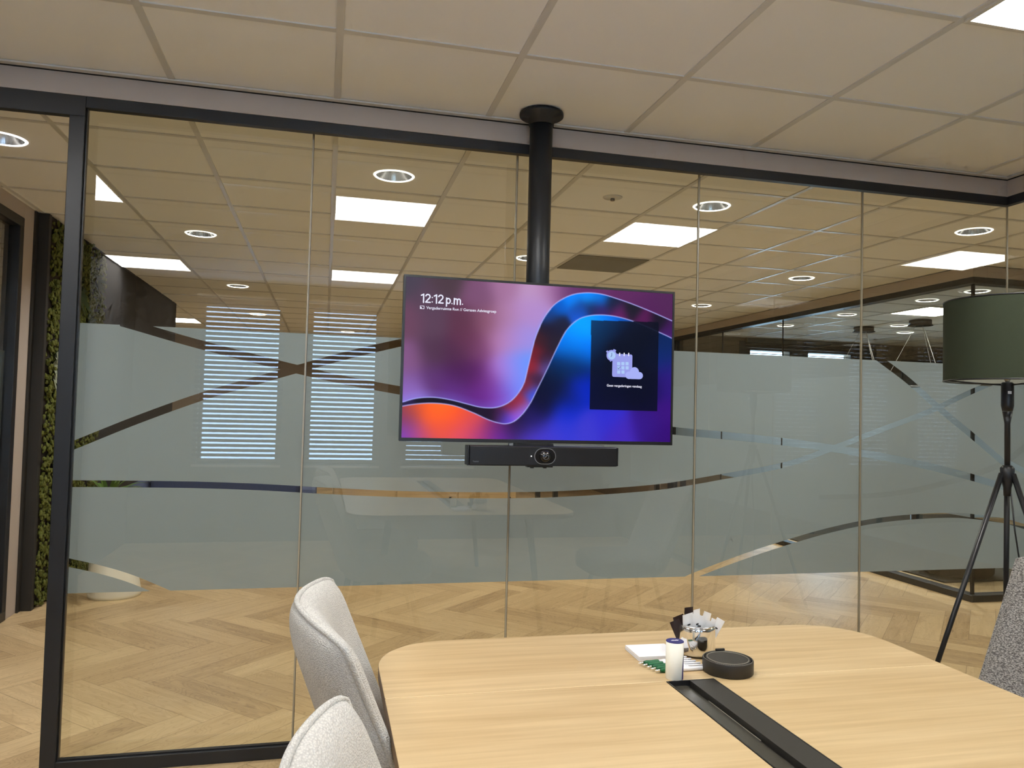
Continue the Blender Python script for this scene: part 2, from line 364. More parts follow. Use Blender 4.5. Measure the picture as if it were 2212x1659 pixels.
def itp(pts,x):
    # Catmull-Rom on x-monotone points
    n=len(pts)
    for i in range(n-1):
        if pts[i][0]<=x<=pts[i+1][0]:
            x0,z0=pts[i]; x1,z1=pts[i+1]; t=(x-x0)/(x1-x0)
            m0=(z1-pts[i-1][1])/(x1-pts[i-1][0]) if i>0 else (z1-z0)/(x1-x0)
            m1=(pts[i+2][1]-z0)/(pts[i+2][0]-x0) if i<n-2 else (z1-z0)/(x1-x0)
            dx=x1-x0; t2=t*t; t3=t2*t
            return (2*t3-3*t2+1)*z0+(t3-2*t2+t)*dx*m0+(-2*t3+3*t2)*z1+(t3-t2)*dx*m1
    return None
def stripe_iv(x,names):
    iv=[]
    for k in names:
        c=itp(S[k],x)
        if c is None: continue
        a=itp(S[k],x-.004); b=itp(S[k],x+.004); sl=0
        if a is not None and b is not None: sl=(b-a)/.008
        w=WID[k]*math.sqrt(1+sl*sl)
        iv.append((c-w,c+w,k))
    return sorted(iv)
def film(x0,x1,to3d,names,parent,yoff=0):
    bm=bmesh.new(); n=max(2,int(round((x1-x0)/.006)))
    for i in range(n):
        a=x0+(x1-x0)*i/n; b=x0+(x1-x0)*(i+1)/n; mid=(a+b)/2
        iv=stripe_iv(mid,names)
        # merge
        mg=[]
        for lo,hi,k in iv:
            if mg and lo<mg[-1][1]:
                if hi>mg[-1][1]: mg[-1]=[mg[-1][0],hi,mg[-1][2],k]
            else: mg.append([lo,hi,k,k])
        def edge(k,s,x,dflt):
            if k is None: return dflt
            for lo,hi,kk in stripe_iv(x,[k]): return min(max(lo if s<0 else hi,ZF0),ZF1)
            return min(max(dflt,ZF0),ZF1)
        cur=(None,0,ZF0)
        segs=[]
        for lo,hi,k0,k1 in mg:
            if hi<=ZF0: continue
            if lo>=ZF1: break
            if lo>ZF0: segs.append((cur,(k0,-1,lo)))
            cur=(k1,1,hi)
        if cur[2]<ZF1: segs.append((cur,(None,0,ZF1)))
        for lo,hi in segs:
            za0,za1=edge(lo[0],lo[1],a,lo[2]),edge(hi[0],hi[1],a,hi[2]); zb0,zb1=edge(lo[0],lo[1],b,lo[2]),edge(hi[0],hi[1],b,hi[2])
            if za1<za0: za1=za0=(za0+za1)/2
            if zb1<zb0: zb1=zb0=(zb0+zb1)/2
            if za1-za0<1e-5 and zb1-zb0<1e-5: continue
            vs=[bm.verts.new(to3d(a,za0)),bm.verts.new(to3d(b,zb0)),bm.verts.new(to3d(b,zb1)),bm.verts.new(to3d(a,za1))]
            bm.faces.new(vs)
    bmesh.ops.remove_doubles(bm,verts=bm.verts,dist=1e-6)
    return obj('frosted_film',bm,M['frost'],parent,recalc=False)
JX=[-.885,-.0805,.758,1.601,2.450,GX]
for i in range(5):
    a,b=JX[i],JX[i+1]
    g=struct(pane('window_%d'%(i+1),'y',GY,a+(.002 if i else -.03),b-.002,0.002,ZT,M['glass']))
    # single-sheet pane
    film(a-(0 if i else .03),b,lambda x,z:(x,GY+.008,z),'abcdef',g)
    if i>0: boxobj('glass_joint',[(a-.003,a+.003,GY-.004,GY+.004,.002,ZT)],M['joint'],g); boxobj('joint_seal',[(a+.003,a+.0048,GY-.003,GY+.004,.002,ZT)],M['jointd'],g)
# side panes along x=GX toward the camera
ys=[GY,2.1,1.1,.1,-.9,YB]
S['g']=[(0,1.14),(.3,1.03),(.8,.9),(1.5,.8)]; WID['g']=.015
S['h']=[(0,.85),(.4,.80),(.9,.70),(1.2,.62)]; WID['h']=.012
for i in range(5):
    a,b=ys[i+1],ys[i]
    g=struct(pane('window_%d'%(i+6),'x',GX,a+.002,b-.002,0.002,ZT,M['glass']))
    film(GY-b,GY-a,lambda s,z:(GX+.008,GY-s,z),'gh',g)
    boxobj('glass_joint',[(GX-.004,GX+.004,b-.006,b-.001,.002,ZT)],M['joint'],g)

# ------------------------------------------------------------------ left side room and moss wall
XS=-1.83
struct(boxobj('wall_side_room',[(XS-.12,XS,5.28,5.47,0,H),(XS-.12,XS,WY+.3,5.28,ZT,H)],M['plaster'],bevel=.002))
g=struct(pane('window_11','x',XS-.04,WY+.3,5.25,.06,2.38,M['glassdark']))
struct(boxobj('trim_12',[(XS-.06,XS+.004,WY+.3,5.28,2.38,2.44),(XS-.06,XS+.004,WY+.3,5.28,0,.06),(XS-.06,XS+.004,5.22,5.28,.06,2.38)],M['black'],bevel=.003))
pane('frosted_film','x',XS-.05,WY+.3,5.22,.62,1.62,M['frost'],g)
struct(boxobj('trim_13',[(XS-.02,XS+.012,5.44,5.485,0,H-.006)],M['darkwood']))
struct(boxobj('wall_charcoal',[(XS-.12,-1.775,5.53,9.95,0,H)],M['darkwall']))
struct(boxobj('trim_14',[(XS-.12,-1.755,5.485,5.53,0,H-.006)],M['darkwood'],bevel=.003))
mw_=empty('moss_wall','living wall panel of green moss and ferns between dark post and charcoal wall','moss wall',(-1.775,5.53,0))
boxobj('backing_board',[(0,.012,.02,1.25,.02,H-.03)],M['soil'],mw_)
def moss_mesh(rng,n,y0,y1,z0,z1,r0,r1,thick):
    b0=bmesh.new(); bmesh.ops.create_icosphere(b0,subdivisions=1,radius=1); bv=[tuple(v.co) for v in b0.verts]; bf=[[v.index for v in f_.verts] for f_ in b0.faces]; b0.free()
    V=[];F=[]
    for _ in range(n):
        cx,cy2,cz=.012+rng.random()*thick,rng.uniform(y0,y1),rng.uniform(z0,z1); r=rng.uniform(r0,r1); o_=len(V)
        for x,y,z in bv:
            k=r*(1+rng.uniform(-.35,.35)); V.append((cx+x*k*.6,cy2+y*k,cz+z*k))
        F+=[[o_+q for q in f_] for f_ in bf]
    me=bpy.data.meshes.new('moss'); me.from_pydata(V,[],F); me.materials.append(M['moss'])
    o=bpy.data.objects.new('moss',me); COL.objects.link(o); o.parent=mw_; return o
ms=moss_mesh(R,4600,.005,1.22,.02,H-.03,.009,.022,.03)
tag(ms,kind='stuff')
def leafbm(bm,base,dirv,L,w,droop,side=None,mi=0,seg=6):
    d=Vector(dirv).normalized(); s=(d.cross(Vector((0,0,1)))).normalized() if side is None else Vector(side).normalized()
    prev=None
    for i in range(seg+1):
        t=i/seg; p=Vector(base)+d*L*t+Vector((0,0,-droop*t*t*L)); ww=w*math.sin(PI*min(1,.12+.88*t))**.8*(1 if t<1 else .05)
        cur=(bm.verts.new(p-s*ww/2),bm.verts.new(p+Vector((0,0,-ww*.15))),bm.verts.new(p+s*ww/2))
        if prev:
            for k in (0,1):
                f_=bm.faces.new((prev[k],prev[k+1],cur[k+1],cur[k])); f_.smooth=True; f_.material_index=mi
        prev=cur
def sprig(name,y,z,n,L,mtl,out=.5):
    bm=bmesh.new()
    for i in range(n):
        a=2*PI*i/n+R.uniform(-.3,.3)
        leafbm(bm,(.03,y,z),(out,math.cos(a),math.sin(a)),L*R.uniform(.7,1.1),L*.28,.4,side=(0,-math.sin(a),math.cos(a)))
    return obj(name,bm,mtl,mw_,recalc=False)
for (y_,z_) in [(.10,1.56),(.12,1.48),(.14,1.63)]: sprig('pale_leaf_sprig',y_,z_,8,.09,M['paleleaf'])
for (y_,z_,L) in [(.55,2.1,.2),(.8,1.9,.22),(.95,2.25,.18),(.65,1.72,.2),(.35,2.3,.16),(.9,1.7,.18),(.3,1.0,.14),(.5,.9,.16)]: sprig('fern',y_,z_,14,L*.7,M['fern'])

# white floor planter with leafy plant
pl=empty('floor_planter','white rounded floor planter behind the glass left of the chairs','planter',(-1.365,5.86,0))
bm=bmesh.new(); n=40; rings=[]
for t,rx,dx in [(0,.165,0),(.02,.168,0),(.10,.160,-.008),(.18,.138,-.03),(.26,.115,-.052),(.36,.10,-.066),(.5,.098,-.07),(.62,.105,-.07),(.64,.10,-.07)]:
    rings.append([bm.verts.new((dx+rx*math.cos(2*PI*i/n),rx*math.sin(2*PI*i/n),t)) for i in range(n)])
for a,b in zip(rings,rings[1:]):
    for i in range(n): bm.faces.new((a[i],a[(i+1)%n],b[(i+1)%n],b[i])).smooth=True
bm.faces.new(rings[0][::-1]); bm.faces.new(rings[-1])
obj('pot',bm,M['white'],pl)
bm=bmesh.new(); lathe(bm,[(.088,.635),(.088,.645)],cx=-.07,n=24); obj('soil',bm,M['soil'],pl)
bm=bmesh.new()
for i in range(46):
    a=R.uniform(0,2*PI); e=R.uniform(.35,1.35); leafbm(bm,(-.07,0,.645),(math.cos(a)*math.cos(e),math.sin(a)*math.cos(e),math.sin(e)),R.uniform(.22,.42),.03,.45,seg=8)
obj('foliage',bm,M['leaf'],pl,recalc=False)

# ------------------------------------------------------------------ second glass meeting room (right, behind)
AX,AY=4.722,4.83
struct(boxobj('trim_15',[(AX,AX+.13,AY,10.35,ZT,H-.006),(AX+.13,XR,AY,AY+.13,ZT,H-.006)],M['plaster'],bevel=.002))
struct(boxobj('trim_16',[(AX,AX+.1,AY,10.1,Z1-.005,ZT),(AX+.1,XR,AY,AY+.1,Z1-.005,ZT)],M['black'],bevel=.003))
struct(boxobj('trim_17',[(AX,AX+.1,AY,10.1,0,.05),(AX+.1,XR,AY,AY+.1,0,.05)],M['black'],bevel=.003))
struct(boxobj('trim_18',[(AX+.04,AX+.06,AY+.04,AY+.06,.05,Z1)],M['blacksatin']))
struct(boxobj('trim_19',[(AX,AX+.1,10.0,10.1,.05,Z1)],M['black']))
yy=[4.89,6.15,7.40,8.7,10.0]
for i in range(4):
    g=struct(pane('window_%d'%(i+12),'x',AX+.05,yy[i]+.003,yy[i+1]-.003,.05,Z1,M['glassdark']))
    boxobj('glass_joint',[(AX+.046,AX+.055,yy[i+1]-.008,yy[i+1]+.004,.05,Z1)],M['jointd'],g)
    pane('frosted_film','x',AX+.062,yy[i]+.003,yy[i+1]-.003,.62,1.62,M['frost'],g)
for i,(a,b) in enumerate([(4.79,6.0),(6.0,7.3),(7.3,8.6),(8.6,XR)]):
    g=struct(pane('window_%d'%(i+16),'y',AY+.05,a+.003,b-.003,.05,Z1,M['glassdark']))
    pane('frosted_film','y',AY+.062,a+.003,b-.003,.62,1.62,M['frost'],g)
wall_holes('wall_room_back','y',10.35,.15,AX+.13,XR,RW,M['taupe'],z1=H+.12)
struct(boxobj('wall_room_end',[(AX-.1,AX+.13,10.1,13.6,0,H+.12)],M['taupe']))
for i,(a,b,z0,z1) in enumerate(RW):
    t=empty('window_blind',['dark slatted blind on the farther left window of the back glass room','dark slatted blind on the right window of the back glass room'][i],'blind',((a+b)/2,10.30,z1+.02))
    w=(b-a)/2+.08
    boxobj('head_rail',[(-w,w,-.03,.03,.09,.15)],M['slatdark'],t)
    for k in range(4): boxobj('stacked_slat',[(-w,w,-.025,.025,.012+.02*k,.016+.02*k)],M['slatdark'],t)
    bm=bmesh.new(); zz=-.07
    while zz>-1.3:
        box(bm,-w,w,-.022,.022,zz-.0012,zz+.0012,rot=Matrix.Rotation(math.radians(18),3,'X')); zz-=.048
    obj('slats',bm,M['slatdark'],t)
struct(boxobj('trim_20',[(5.95,6.12,10.33,10.349,.8,2.48),(6.78,7.10,10.33,10.349,.8,2.48),(7.84,8.3,10.33,10.349,.8,2.48),(6.12,6.78,10.33,10.349,2.345,2.48),(7.10,7.84,10.33,10.349,2.345,2.48)],mat('window_frame_dark',srgb(52,58,62),.5)))
wa=empty('wall_art','dark abstract grey picture on the back wall of the glass room','picture',(9.25,10.33,1.35))
boxobj('frame',[(-.5,.5,-.02,.0,0,.95)],M['blacksatin'],wa); boxobj('print',[(-.48,.48,-.024,-.02,.02,.93)],M['art'],wa)
# pendant lights in there
def pendant(loc,label):
    t=empty('pendant_light',label,'pendant light',loc,group='round pendants in the back glass room')
    bm=bmesh.new(); lathe(bm,[(.12,-.055),(.12,0)]); obj('canopy',bm,M['blacksatin'],t)
    bm=bmesh.new(); lathe(bm,[(.135,-.062),(.135,-.055)]); obj('canopy_rim',bm,M['blacksatin'],t)
    for k in range(3):
        a=2*PI*k/3+.4; bm=bmesh.new(); tube(bm,(.05*math.cos(a),.05*math.sin(a),-.06),(.40*math.cos(a),.40*math.sin(a),-.78),.0022,n=6); obj('wire',bm,M['whiteframe'],t)
    bm=bmesh.new(); path_tube(bm,[(.4*math.cos(2*PI*k/40),.4*math.sin(2*PI*k/40),-.80) for k in range(40)],.022,n=8,closed=True); obj('ring',bm,M['blacksatin'],t)
pendant((6.64,8.50,H-.006),'round black pendant canopy farther back in the glass room')
pendant((6.75,7.66,H-.006),'round black pendant canopy nearer the green lamp in the glass room')

# ------------------------------------------------------------------ windows behind the camera (seen as reflections)
for i,(a,b,z0,z1) in enumerate(WIN):
    w0=struct(pane('window_%d'%(i+20),'y',YB-.12,a,b,z0,z1,glassmat('outer_glass_%d'%i,(.95,.97,1,1),1)))
    boxobj('window_frame',[(a,a+.03,YB-.15,YB-.09,z0,z1),(b-.03,b,YB-.15,YB-.09,z0,z1),(a+.03,b-.03,YB-.15,YB-.09,z0,z0+.03),(a+.03,b-.03,YB-.15,YB-.09,z1-.03,z1)],M['blacksatin'],w0)
    t=empty('window_blind','%s slatted blind on the window behind the table'%['left','middle','right'][i],'blind',((a+b)/2,YB+.035,z1+.03))
    w=(b-a)/2+(.03 if i<2 else .03)
    boxobj('head_rail',[(-w,w,-.025,.025,0,.04)],M['whiteframe'],t)
    bm=bmesh.new(); zz=-.012
    ang={0:46,1:46,2:70}[i]
    while zz>-(z1-z0)-.02:
        box(bm,-w,w,-.021,.021,zz-.0008,zz+.0008,rot=Matrix.Rotation(math.radians(ang),3,'X')); zz-=.047
    obj('slats',bm,M['slat'],t)
    boxobj('bottom_rail',[(-w,w,-.015,.015,zz-.02,zz)],M['whiteframe'],t)

# ------------------------------------------------------------------ ceiling fittings
cl=None
PC=[((0,3),'white square LED panel above the meeting table'),((-3,3),'white square LED panel at the left wall of the room'),((3,3),'bright square LED panel at the top right corner of the photo'),
((-3,-1),'rear left LED panel of the meeting room'),((0,-1),'rear middle LED panel of the meeting room'),((3,-1),'rear right LED panel of the meeting room'),
((7,3),'LED panel outside the side glass wall')]
def cellc(i,j): return (.007+.6*i+.3, 1.2926+.6*(j-3)+.3)
def mk_panel(x,y,label):
    t=empty('ceiling_light',label,'ceiling light',(x,y,H-.012),group='square LED ceiling panels')
    boxobj('frame',[(-.296,.296,-.296,-.284,0,.011),(-.296,.296,.284,.296,0,.011),(-.296,-.284,-.284,.284,0,.011),(.284,.296,-.284,.284,0,.011)],M['whiteframe'],t)
    boxobj('diffuser',[(-.284,.284,-.284,.284,.002,.008)],M['panel'],t)
    return t
cl=None
for (i,j),lb in PC:
    x_,y_=cellc(i,j)
    cl=mk_panel(x_,y_,lb) if cl is None else dup(cl,(x_,y_,H-.012),lb)
dup(cl,(-2.093,11.79,H-.012),'distant LED panel glowing beyond the charcoal wall')
dup(cl,(6.307,6.99,H-.012),'LED panel inside the back glass room, left of the green lampshade')
def spot(parent,power,size=.1,z=.06):
    l=bpy.data.lights.new('lamp_glow','AREA'); l.shape='DISK'; l.size=size; l.energy=power; l.color=(1,.955,.89); l.spread=math.radians(165)
    o=bpy.data.objects.new('lamp_glow',l); COL.objects.link(o); o.parent=parent; o.location=(0,0,z); o['kind']='helper'
    return o
def mk_down(x,y,label,power):
    t=empty('downlight',label,'downlight',(x,y,H),group='round recessed downlights')
    bm=bmesh.new(); lathe(bm,[(.093,.002),(.094,-.005),(.1,-.006),(.106,-.0005)],cap0=False,cap1=False,n=40); obj('trim_ring',bm,M['ring'],t,recalc=False)
    bm=bmesh.new(); lathe(bm,[(.0925,.0),(.088,.02),(.078,.05),(.066,.078)],cap0=False,cap1=False,n=40); obj('reflector',bm,M['reflector'],t,recalc=False)
    bm=bmesh.new(); lathe(bm,[(.067,.079),(.067,.083)],n=32); obj('lamp_holder',bm,M['lampcap'],t)
    if power: spot(t,power)
    return t
DW=15; DW2=18
DLL=['downlight beyond the open doorway at far left','downlight above and left of the television pole','downlight right of the television pole behind the glass','downlight above the green lamp',
'second downlight from the left, above the blinds reflection','downlight half hidden by the television pole','downlight left of the green lamp, second row','small downlight over the far left corridor','small downlight right of the television top corner','small downlight behind the television',
'downlight inside the back glass room beside the green lamp','downlight far inside the back glass room','downlight behind the canopies in the back glass room','downlight near the corner of the back glass room','thin glowing downlight in the back glass room','downlight inside the left side room','downlight outside the side glass wall','downlight over the table of the back glass room']+['tiny downlight at the far end of the corridor']*5
DP={10:DW2,11:DW2,12:DW2,13:DW2,14:DW2,17:DW2}
DL=[(x,y,DLL[k],DP.get(k,DW)) for k,(x,y) in enumerate(DLXY)]
for a in DL: mk_down(*a)
t=empty('sprinkler_head','small flush sprinkler rosette in the ceiling right of the pole','sprinkler',(1.51,4.0,H))
bm=bmesh.new(); lathe(bm,[(.05,.004),(.055,0),(.05,-.005),(.02,-.008),(.001,-.008)],cap0=False,cap1=False); obj('rosette',bm,M['bar'],t)
bm=bmesh.new(); lathe(bm,[(.012,-.02),(.012,-.008)]); obj('nozzle',bm,M['taupe'],t)
t=empty('air_grille','perforated grey air grille tile in the ceiling right of the pole','vent',(2.107,5.80,H))
bm=bmesh.new(); box(bm,-.285,.285,-.285,.285,-.008,.004); obj('perforated_plate',bm,noisy('perforated',srgb(120,118,108),.7,.2,260),t)
t2=dup(t,(2.107,8.2,H),'farther perforated air grille beside the television edge')

# ------------------------------------------------------------------ television on ceiling pole
POLE=(.806,2.955)
t=empty('television_pole','black round ceiling pole with flange holding the television','ceiling mount',(POLE[0],POLE[1],0))
bm=bmesh.new(); lathe(bm,[(.046,1.30),(.046,H-.03)]); obj('pole',bm,M['black'],t)
bm=bmesh.new(); lathe(bm,[(.05,H-.055),(.052,H-.022),(.088,H-.018),(.088,H-.006)]); obj('flange',bm,M['black'],t)
boxobj('mounting_plate',[(-.2,.2,-.075,-.048,1.38,1.66)],M['blacksatin'],t)
TVY=2.845; TX0,TX1,TZ0,TZ1=.2665,1.347,1.2106,1.824
tv=empty('television','large black television showing a colourful ribbon wallpaper, hung from the pole','television',((TX0+TX1)/2,TVY,TZ0))
W_,H_=TX1-TX0,TZ1-TZ0; hw=W_/2
boxobj('housing',[(-hw,hw,.004,.030,0,H_)],M['darkplastic'],tv,bevel=.003)
boxobj('back_cover',[(-hw*.6,hw*.6,.030,.034,.06,H_-.1)],M['darkplastic'],tv)
bz=.0085; bb=.013
boxobj('bezel',[(-hw,hw,0,.004,H_-bz,H_),(-hw,hw,0,.004,0,bb),(-hw,-hw+bz,0,.004,bb,H_-bz),(hw-bz,hw,0,.004,bb,H_-bz)],M['blacksatin'],tv)
# wallpaper: vertex-painted grid, colours computed from two spline curves
CN=[(97,68),(2113,195),(2075,1320),(60,1285)]
def homog(src,dst):
    A=[];B=[]
    for (x,y),(u,v) in zip(src,dst):
        A.append([x,y,1,0,0,0,-u*x,-u*y]);B.append(u);A.append([0,0,0,x,y,1,-v*x,-v*y]);B.append(v)
    p=np.linalg.solve(np.array(A,float),np.array(B,float)); return np.append(p,1).reshape(3,3)
UV=[(0,0),(1,0),(1,1),(0,1)]
Huv=homog(UV,CN); Hinv=np.linalg.inv(Huv)
def pix(u,v):
    d=Huv[2,0]*u+Huv[2,1]*v+1; return (Huv[0,0]*u+Huv[0,1]*v+Huv[0,2])/d,(Huv[1,0]*u+Huv[1,1]*v+Huv[1,2])/d
def touv(x,y):
    p=Hinv@np.array([x,y,1.]); return p[0]/p[2],p[1]/p[2]
A_=[(40,1025),(70,1018),(150,995),(230,984),(300,983),(420,1000),(560,1035),(640,1055),(700,1062),(760,1060),(820,1044),(880,1010),(940,945),(985,860),(1020,720),(1060,560),(1110,430),(1190,305),(1290,228),(1360,200),(1440,188),(1560,195),(1700,235),(1900,310),(2100,398),(2150,420)]
B_=[(40,1055),(120,1040),(200,1030),(330,1028),(450,1045),(600,1100),(720,1155),(780,1174),(840,1182),(900,1165),(970,1105),(1030,1020),(1090,900),(1160,760),(1230,610),(1300,480),(1380,400),(1480,362),(1560,356),(1650,363),(1750,385),(1900,440),(2000,485),(2095,530),(2150,560)]
def cr_(P,x):
    P=np.array(P,float); xs,zs=P[:,0],P[:,1]; m=np.gradient(zs,xs); i=np.clip(np.searchsorted(xs,x)-1,0,len(xs)-2)
    dx=xs[i+1]-xs[i]; t=np.clip((x-xs[i])/dx,0,1); t2=t*t;t3=t2*t
    val=(2*t3-3*t2+1)*zs[i]+(t3-2*t2+t)*dx*m[i]+(-2*t3+3*t2)*zs[i+1]+(t3-t2)*dx*m[i+1]
    slope=(zs[i+1]-zs[i])/dx
    return val,slope
SA=[(110,90,(70,62,78)),(400,110,(74,56,66)),(250,240,(84,62,82)),(640,200,(120,78,112)),(850,150,(160,112,152)),(1050,170,(186,148,190)),(1180,160,(170,120,168)),(1300,160,(96,50,100)),(1500,150,(98,44,98)),(1800,190,(92,40,92)),(2080,260,(80,36,84)),(1900,300,(80,32,86)),
(110,400,(104,66,90)),(300,420,(88,62,84)),(520,420,(90,50,72)),(700,430,(130,80,104)),(850,400,(168,120,160)),(1000,350,(176,132,190)),(1080,330,(170,136,205)),(110,700,(128,84,130)),(300,650,(78,50,74)),(480,650,(76,40,72)),(650,620,(120,66,110)),(800,560,(178,122,170)),(900,540,(170,130,205)),(1000,520,(150,140,225)),
(110,900,(124,84,150)),(300,850,(90,50,110)),(480,820,(72,26,80)),(620,800,(80,28,90)),(720,880,(112,48,130)),(800,780,(176,116,200)),(880,760,(150,130,235)),(960,740,(90,150,250)),(120,980,(150,120,220)),(450,940,(98,50,140)),(650,980,(96,34,130)),(800,960,(130,70,190)),(900,900,(110,140,250)),(560,560,(96,48,74))]
SR=[(70,1030,(40,30,70)),(250,1005,(24,18,34)),(500,1050,(26,20,40)),(700,1110,(30,20,44)),(800,1120,(60,26,60)),(880,1050,(120,36,56)),(940,1020,(150,40,56)),(1000,900,(120,36,50)),(1050,740,(140,36,52)),(1060,640,(110,30,44)),(1120,560,(60,28,40)),(1140,700,(50,26,46)),(1090,850,(62,36,70)),(1200,560,(36,30,48)),(1050,960,(60,90,230)),(980,1080,(130,110,230)),(850,1150,(90,70,220)),(920,1120,(150,90,220)),(1150,760,(90,80,160)),
(1180,360,(20,60,130)),(1250,300,(0,90,200)),(1350,240,(0,130,250)),(1480,220,(0,140,255)),(1560,230,(0,110,220)),(1250,420,(28,30,56)),(1180,470,(30,24,46)),(1400,310,(18,60,130)),(1500,300,(20,40,84)),(1650,270,(20,30,60)),(1400,350,(20,90,220)),(1560,330,(60,30,100)),(1700,345,(96,30,92)),(1900,395,(84,24,80)),(1800,310,(26,26,40)),(2000,400,(22,20,36)),(2090,460,(60,24,80)),(2090,520,(70,30,110))]
SB=[(100,1080,(150,60,60)),(200,1060,(240,90,40)),(350,1060,(255,110,40)),(300,1120,(255,92,30)),(450,1130,(250,84,36)),(600,1150,(220,76,70)),(90,1150,(120,60,110)),(90,1260,(120,66,190)),(200,1250,(190,74,110)),(350,1220,(225,80,70)),(500,1240,(215,76,100)),(650,1260,(170,60,130)),(750,1220,(110,40,90)),(800,1280,(110,44,190)),(880,1230,(50,26,70)),(950,1170,(24,16,40)),(1000,1280,(80,60,200)),(1050,1150,(40,30,120)),
(1100,1060,(14,14,44)),(1150,960,(12,16,48)),(1200,860,(10,20,50)),(1300,960,(10,24,70)),(1250,760,(4,40,90)),(1350,720,(2,40,90)),(1420,760,(4,30,80)),(1300,600,(0,110,230)),(1380,500,(0,150,255)),(1450,420,(0,165,255)),(1400,620,(0,130,250)),(1460,640,(0,110,245)),(1560,375,(0,140,255)),(1650,380,(0,100,230)),(1760,400,(10,70,160)),
(1300,1080,(10,40,200)),(1400,940,(10,40,190)),(1460,900,(0,40,200)),(1250,1200,(50,56,205)),(1450,1200,(60,56,200)),(1600,1150,(44,44,200)),(1700,1250,(66,40,180)),(1900,1200,(50,20,130)),(2040,1280,(50,10,110)),(2050,1100,(56,16,120)),(2040,900,(44,20,120)),(2040,700,(10,40,110)),(2050,600,(8,36,90)),(2080,800,(44,24,120)),(1150,1280,(66,56,200)),(1850,500,(8,24,50)),(1700,700,(4,20,60)),(1600,900,(4,16,90)),(1900,900,(6,10,50))]
NX,NY=640,360
us=np.linspace(0,1,NX); vs_=np.linspace(0,1,NY); U,V=np.meshgrid(us,vs_); PXx,PYy=pix(U,V)
av,asl=cr_(A_,PXx); bv,bsl=cr_(B_,PXx)
def field(SS,sig,aniso=1.0):
    num=np.zeros(PXx.shape+(3,)); den=np.full(PXx.shape,1e-12)
    for x,y,c in SS:
        d2=((PXx-x)**2+(PYy-y)**2)/(sig*sig); w=np.exp(-d2*.5)+2e-4/(1+d2)
        num+=w[...,None]*np.array(c,float); den+=w
    return num/den[...,None]
FA,FR,FB=field(SA,78),field(SR,42),field(SB,72)
aa=4.
sA=np.clip((PYy-av)/np.sqrt(1+asl**2)/aa+.5,0,1)[...,None]; sB=np.clip((PYy-bv)/np.sqrt(1+bsl**2)/aa+.5,0,1)[...,None]
IMG=FA*(1-sA)+sA*(FR*(1-sB)+sB*FB)
dA=np.abs(PYy-av)/np.sqrt(1+asl**2); dB=np.abs(PYy-bv)/np.sqrt(1+bsl**2)
hl=np.array([176,180,250.])
for d,wd,st in ((dA,4.5,.85),(dB,4.5,.8)):
    k=(st*np.exp(-(d/wd)**2))[...,None]; IMG=IMG*(1-k)+hl*k
upg=np.clip(1-(av-PYy)/70,0,1)*(PYy<av)*((PXx<1150))
k=(upg*.22)[...,None]; IMG=IMG*(1-k)+np.array([120,140,250.])*k
# dark info card
cU,cV=[],[]
inq=(PXx>1492-(PYy-397)*.0295)&(PXx<2003-(PYy-410)*.0295)&(PYy>397+(PXx-1492)*.0254)&(PYy<1075+(PXx-1472)*.0235)
card=np.array([8,14,36.])
fade=np.clip(1-((PXx-1500)/330+(PYy-400)/330),0,1)[...,None]
dark=IMG*.12+card*.75; dark=dark*(1-.45*fade)+np.array([0,95,170.])*.45*fade
low=np.clip((PYy-800)/300,0,1)[...,None]; dark=dark*(1-.35*low)+np.array([6,4,44.])*.35*low
IMG=np.where(inq[...,None],dark,IMG)
IMG=np.clip(IMG,0,255)/255.
LIN=np.where(IMG<=.04045,IMG/12.92,((IMG+.055)/1.055)**2.4)
sw=W_-2*bz; sh=H_-bz-bb
me=bpy.data.meshes.new('screen')
co3=np.zeros((NY,NX,3)); co3[...,0]=-sw/2+U*sw; co3[...,1]=.0025; co3[...,2]=bb+(1-V)*sh
idx=np.arange(NX*NY).reshape(NY,NX)
quads=np.stack([idx[:-1,:-1],idx[1:,:-1],idx[1:,1:],idx[:-1,1:]],-1).reshape(-1,4)
me.from_pydata(co3.reshape(-1,3).tolist(),[],quads.tolist())
at=me.color_attributes.new('wallpaper','FLOAT_COLOR','POINT')
at.data.foreach_set('color',np.concatenate([LIN.reshape(-1,3),np.ones((NX*NY,1))],1).astype(np.float32).ravel())
m,nt,b=newmat('screen_wallpaper'); g_=N(nt); an=g_.n('ShaderNodeAttribute'); an.attribute_name='wallpaper'
b.inputs['Base Color'].default_value=(.002,.002,.002,1); b.inputs['Roughness'].default_value=.3; b.inputs['Specular IOR Level'].default_value=.06
g_.l(an.outputs['Color'],b.inputs['Emission Color']); b.inputs['Emission Strength'].default_value=1.08
me.materials.append(m)
so=bpy.data.objects.new('screen',me); COL.objects.link(so); so.parent=tv; so['label']='glowing screen with purple, blue and orange ribbon'
def scr(x,y,d=0.001):
    u,v=touv(x,y); return (-sw/2+u*sw,.0025-d,bb+(1-v)*sh)
def sloc(p): return p
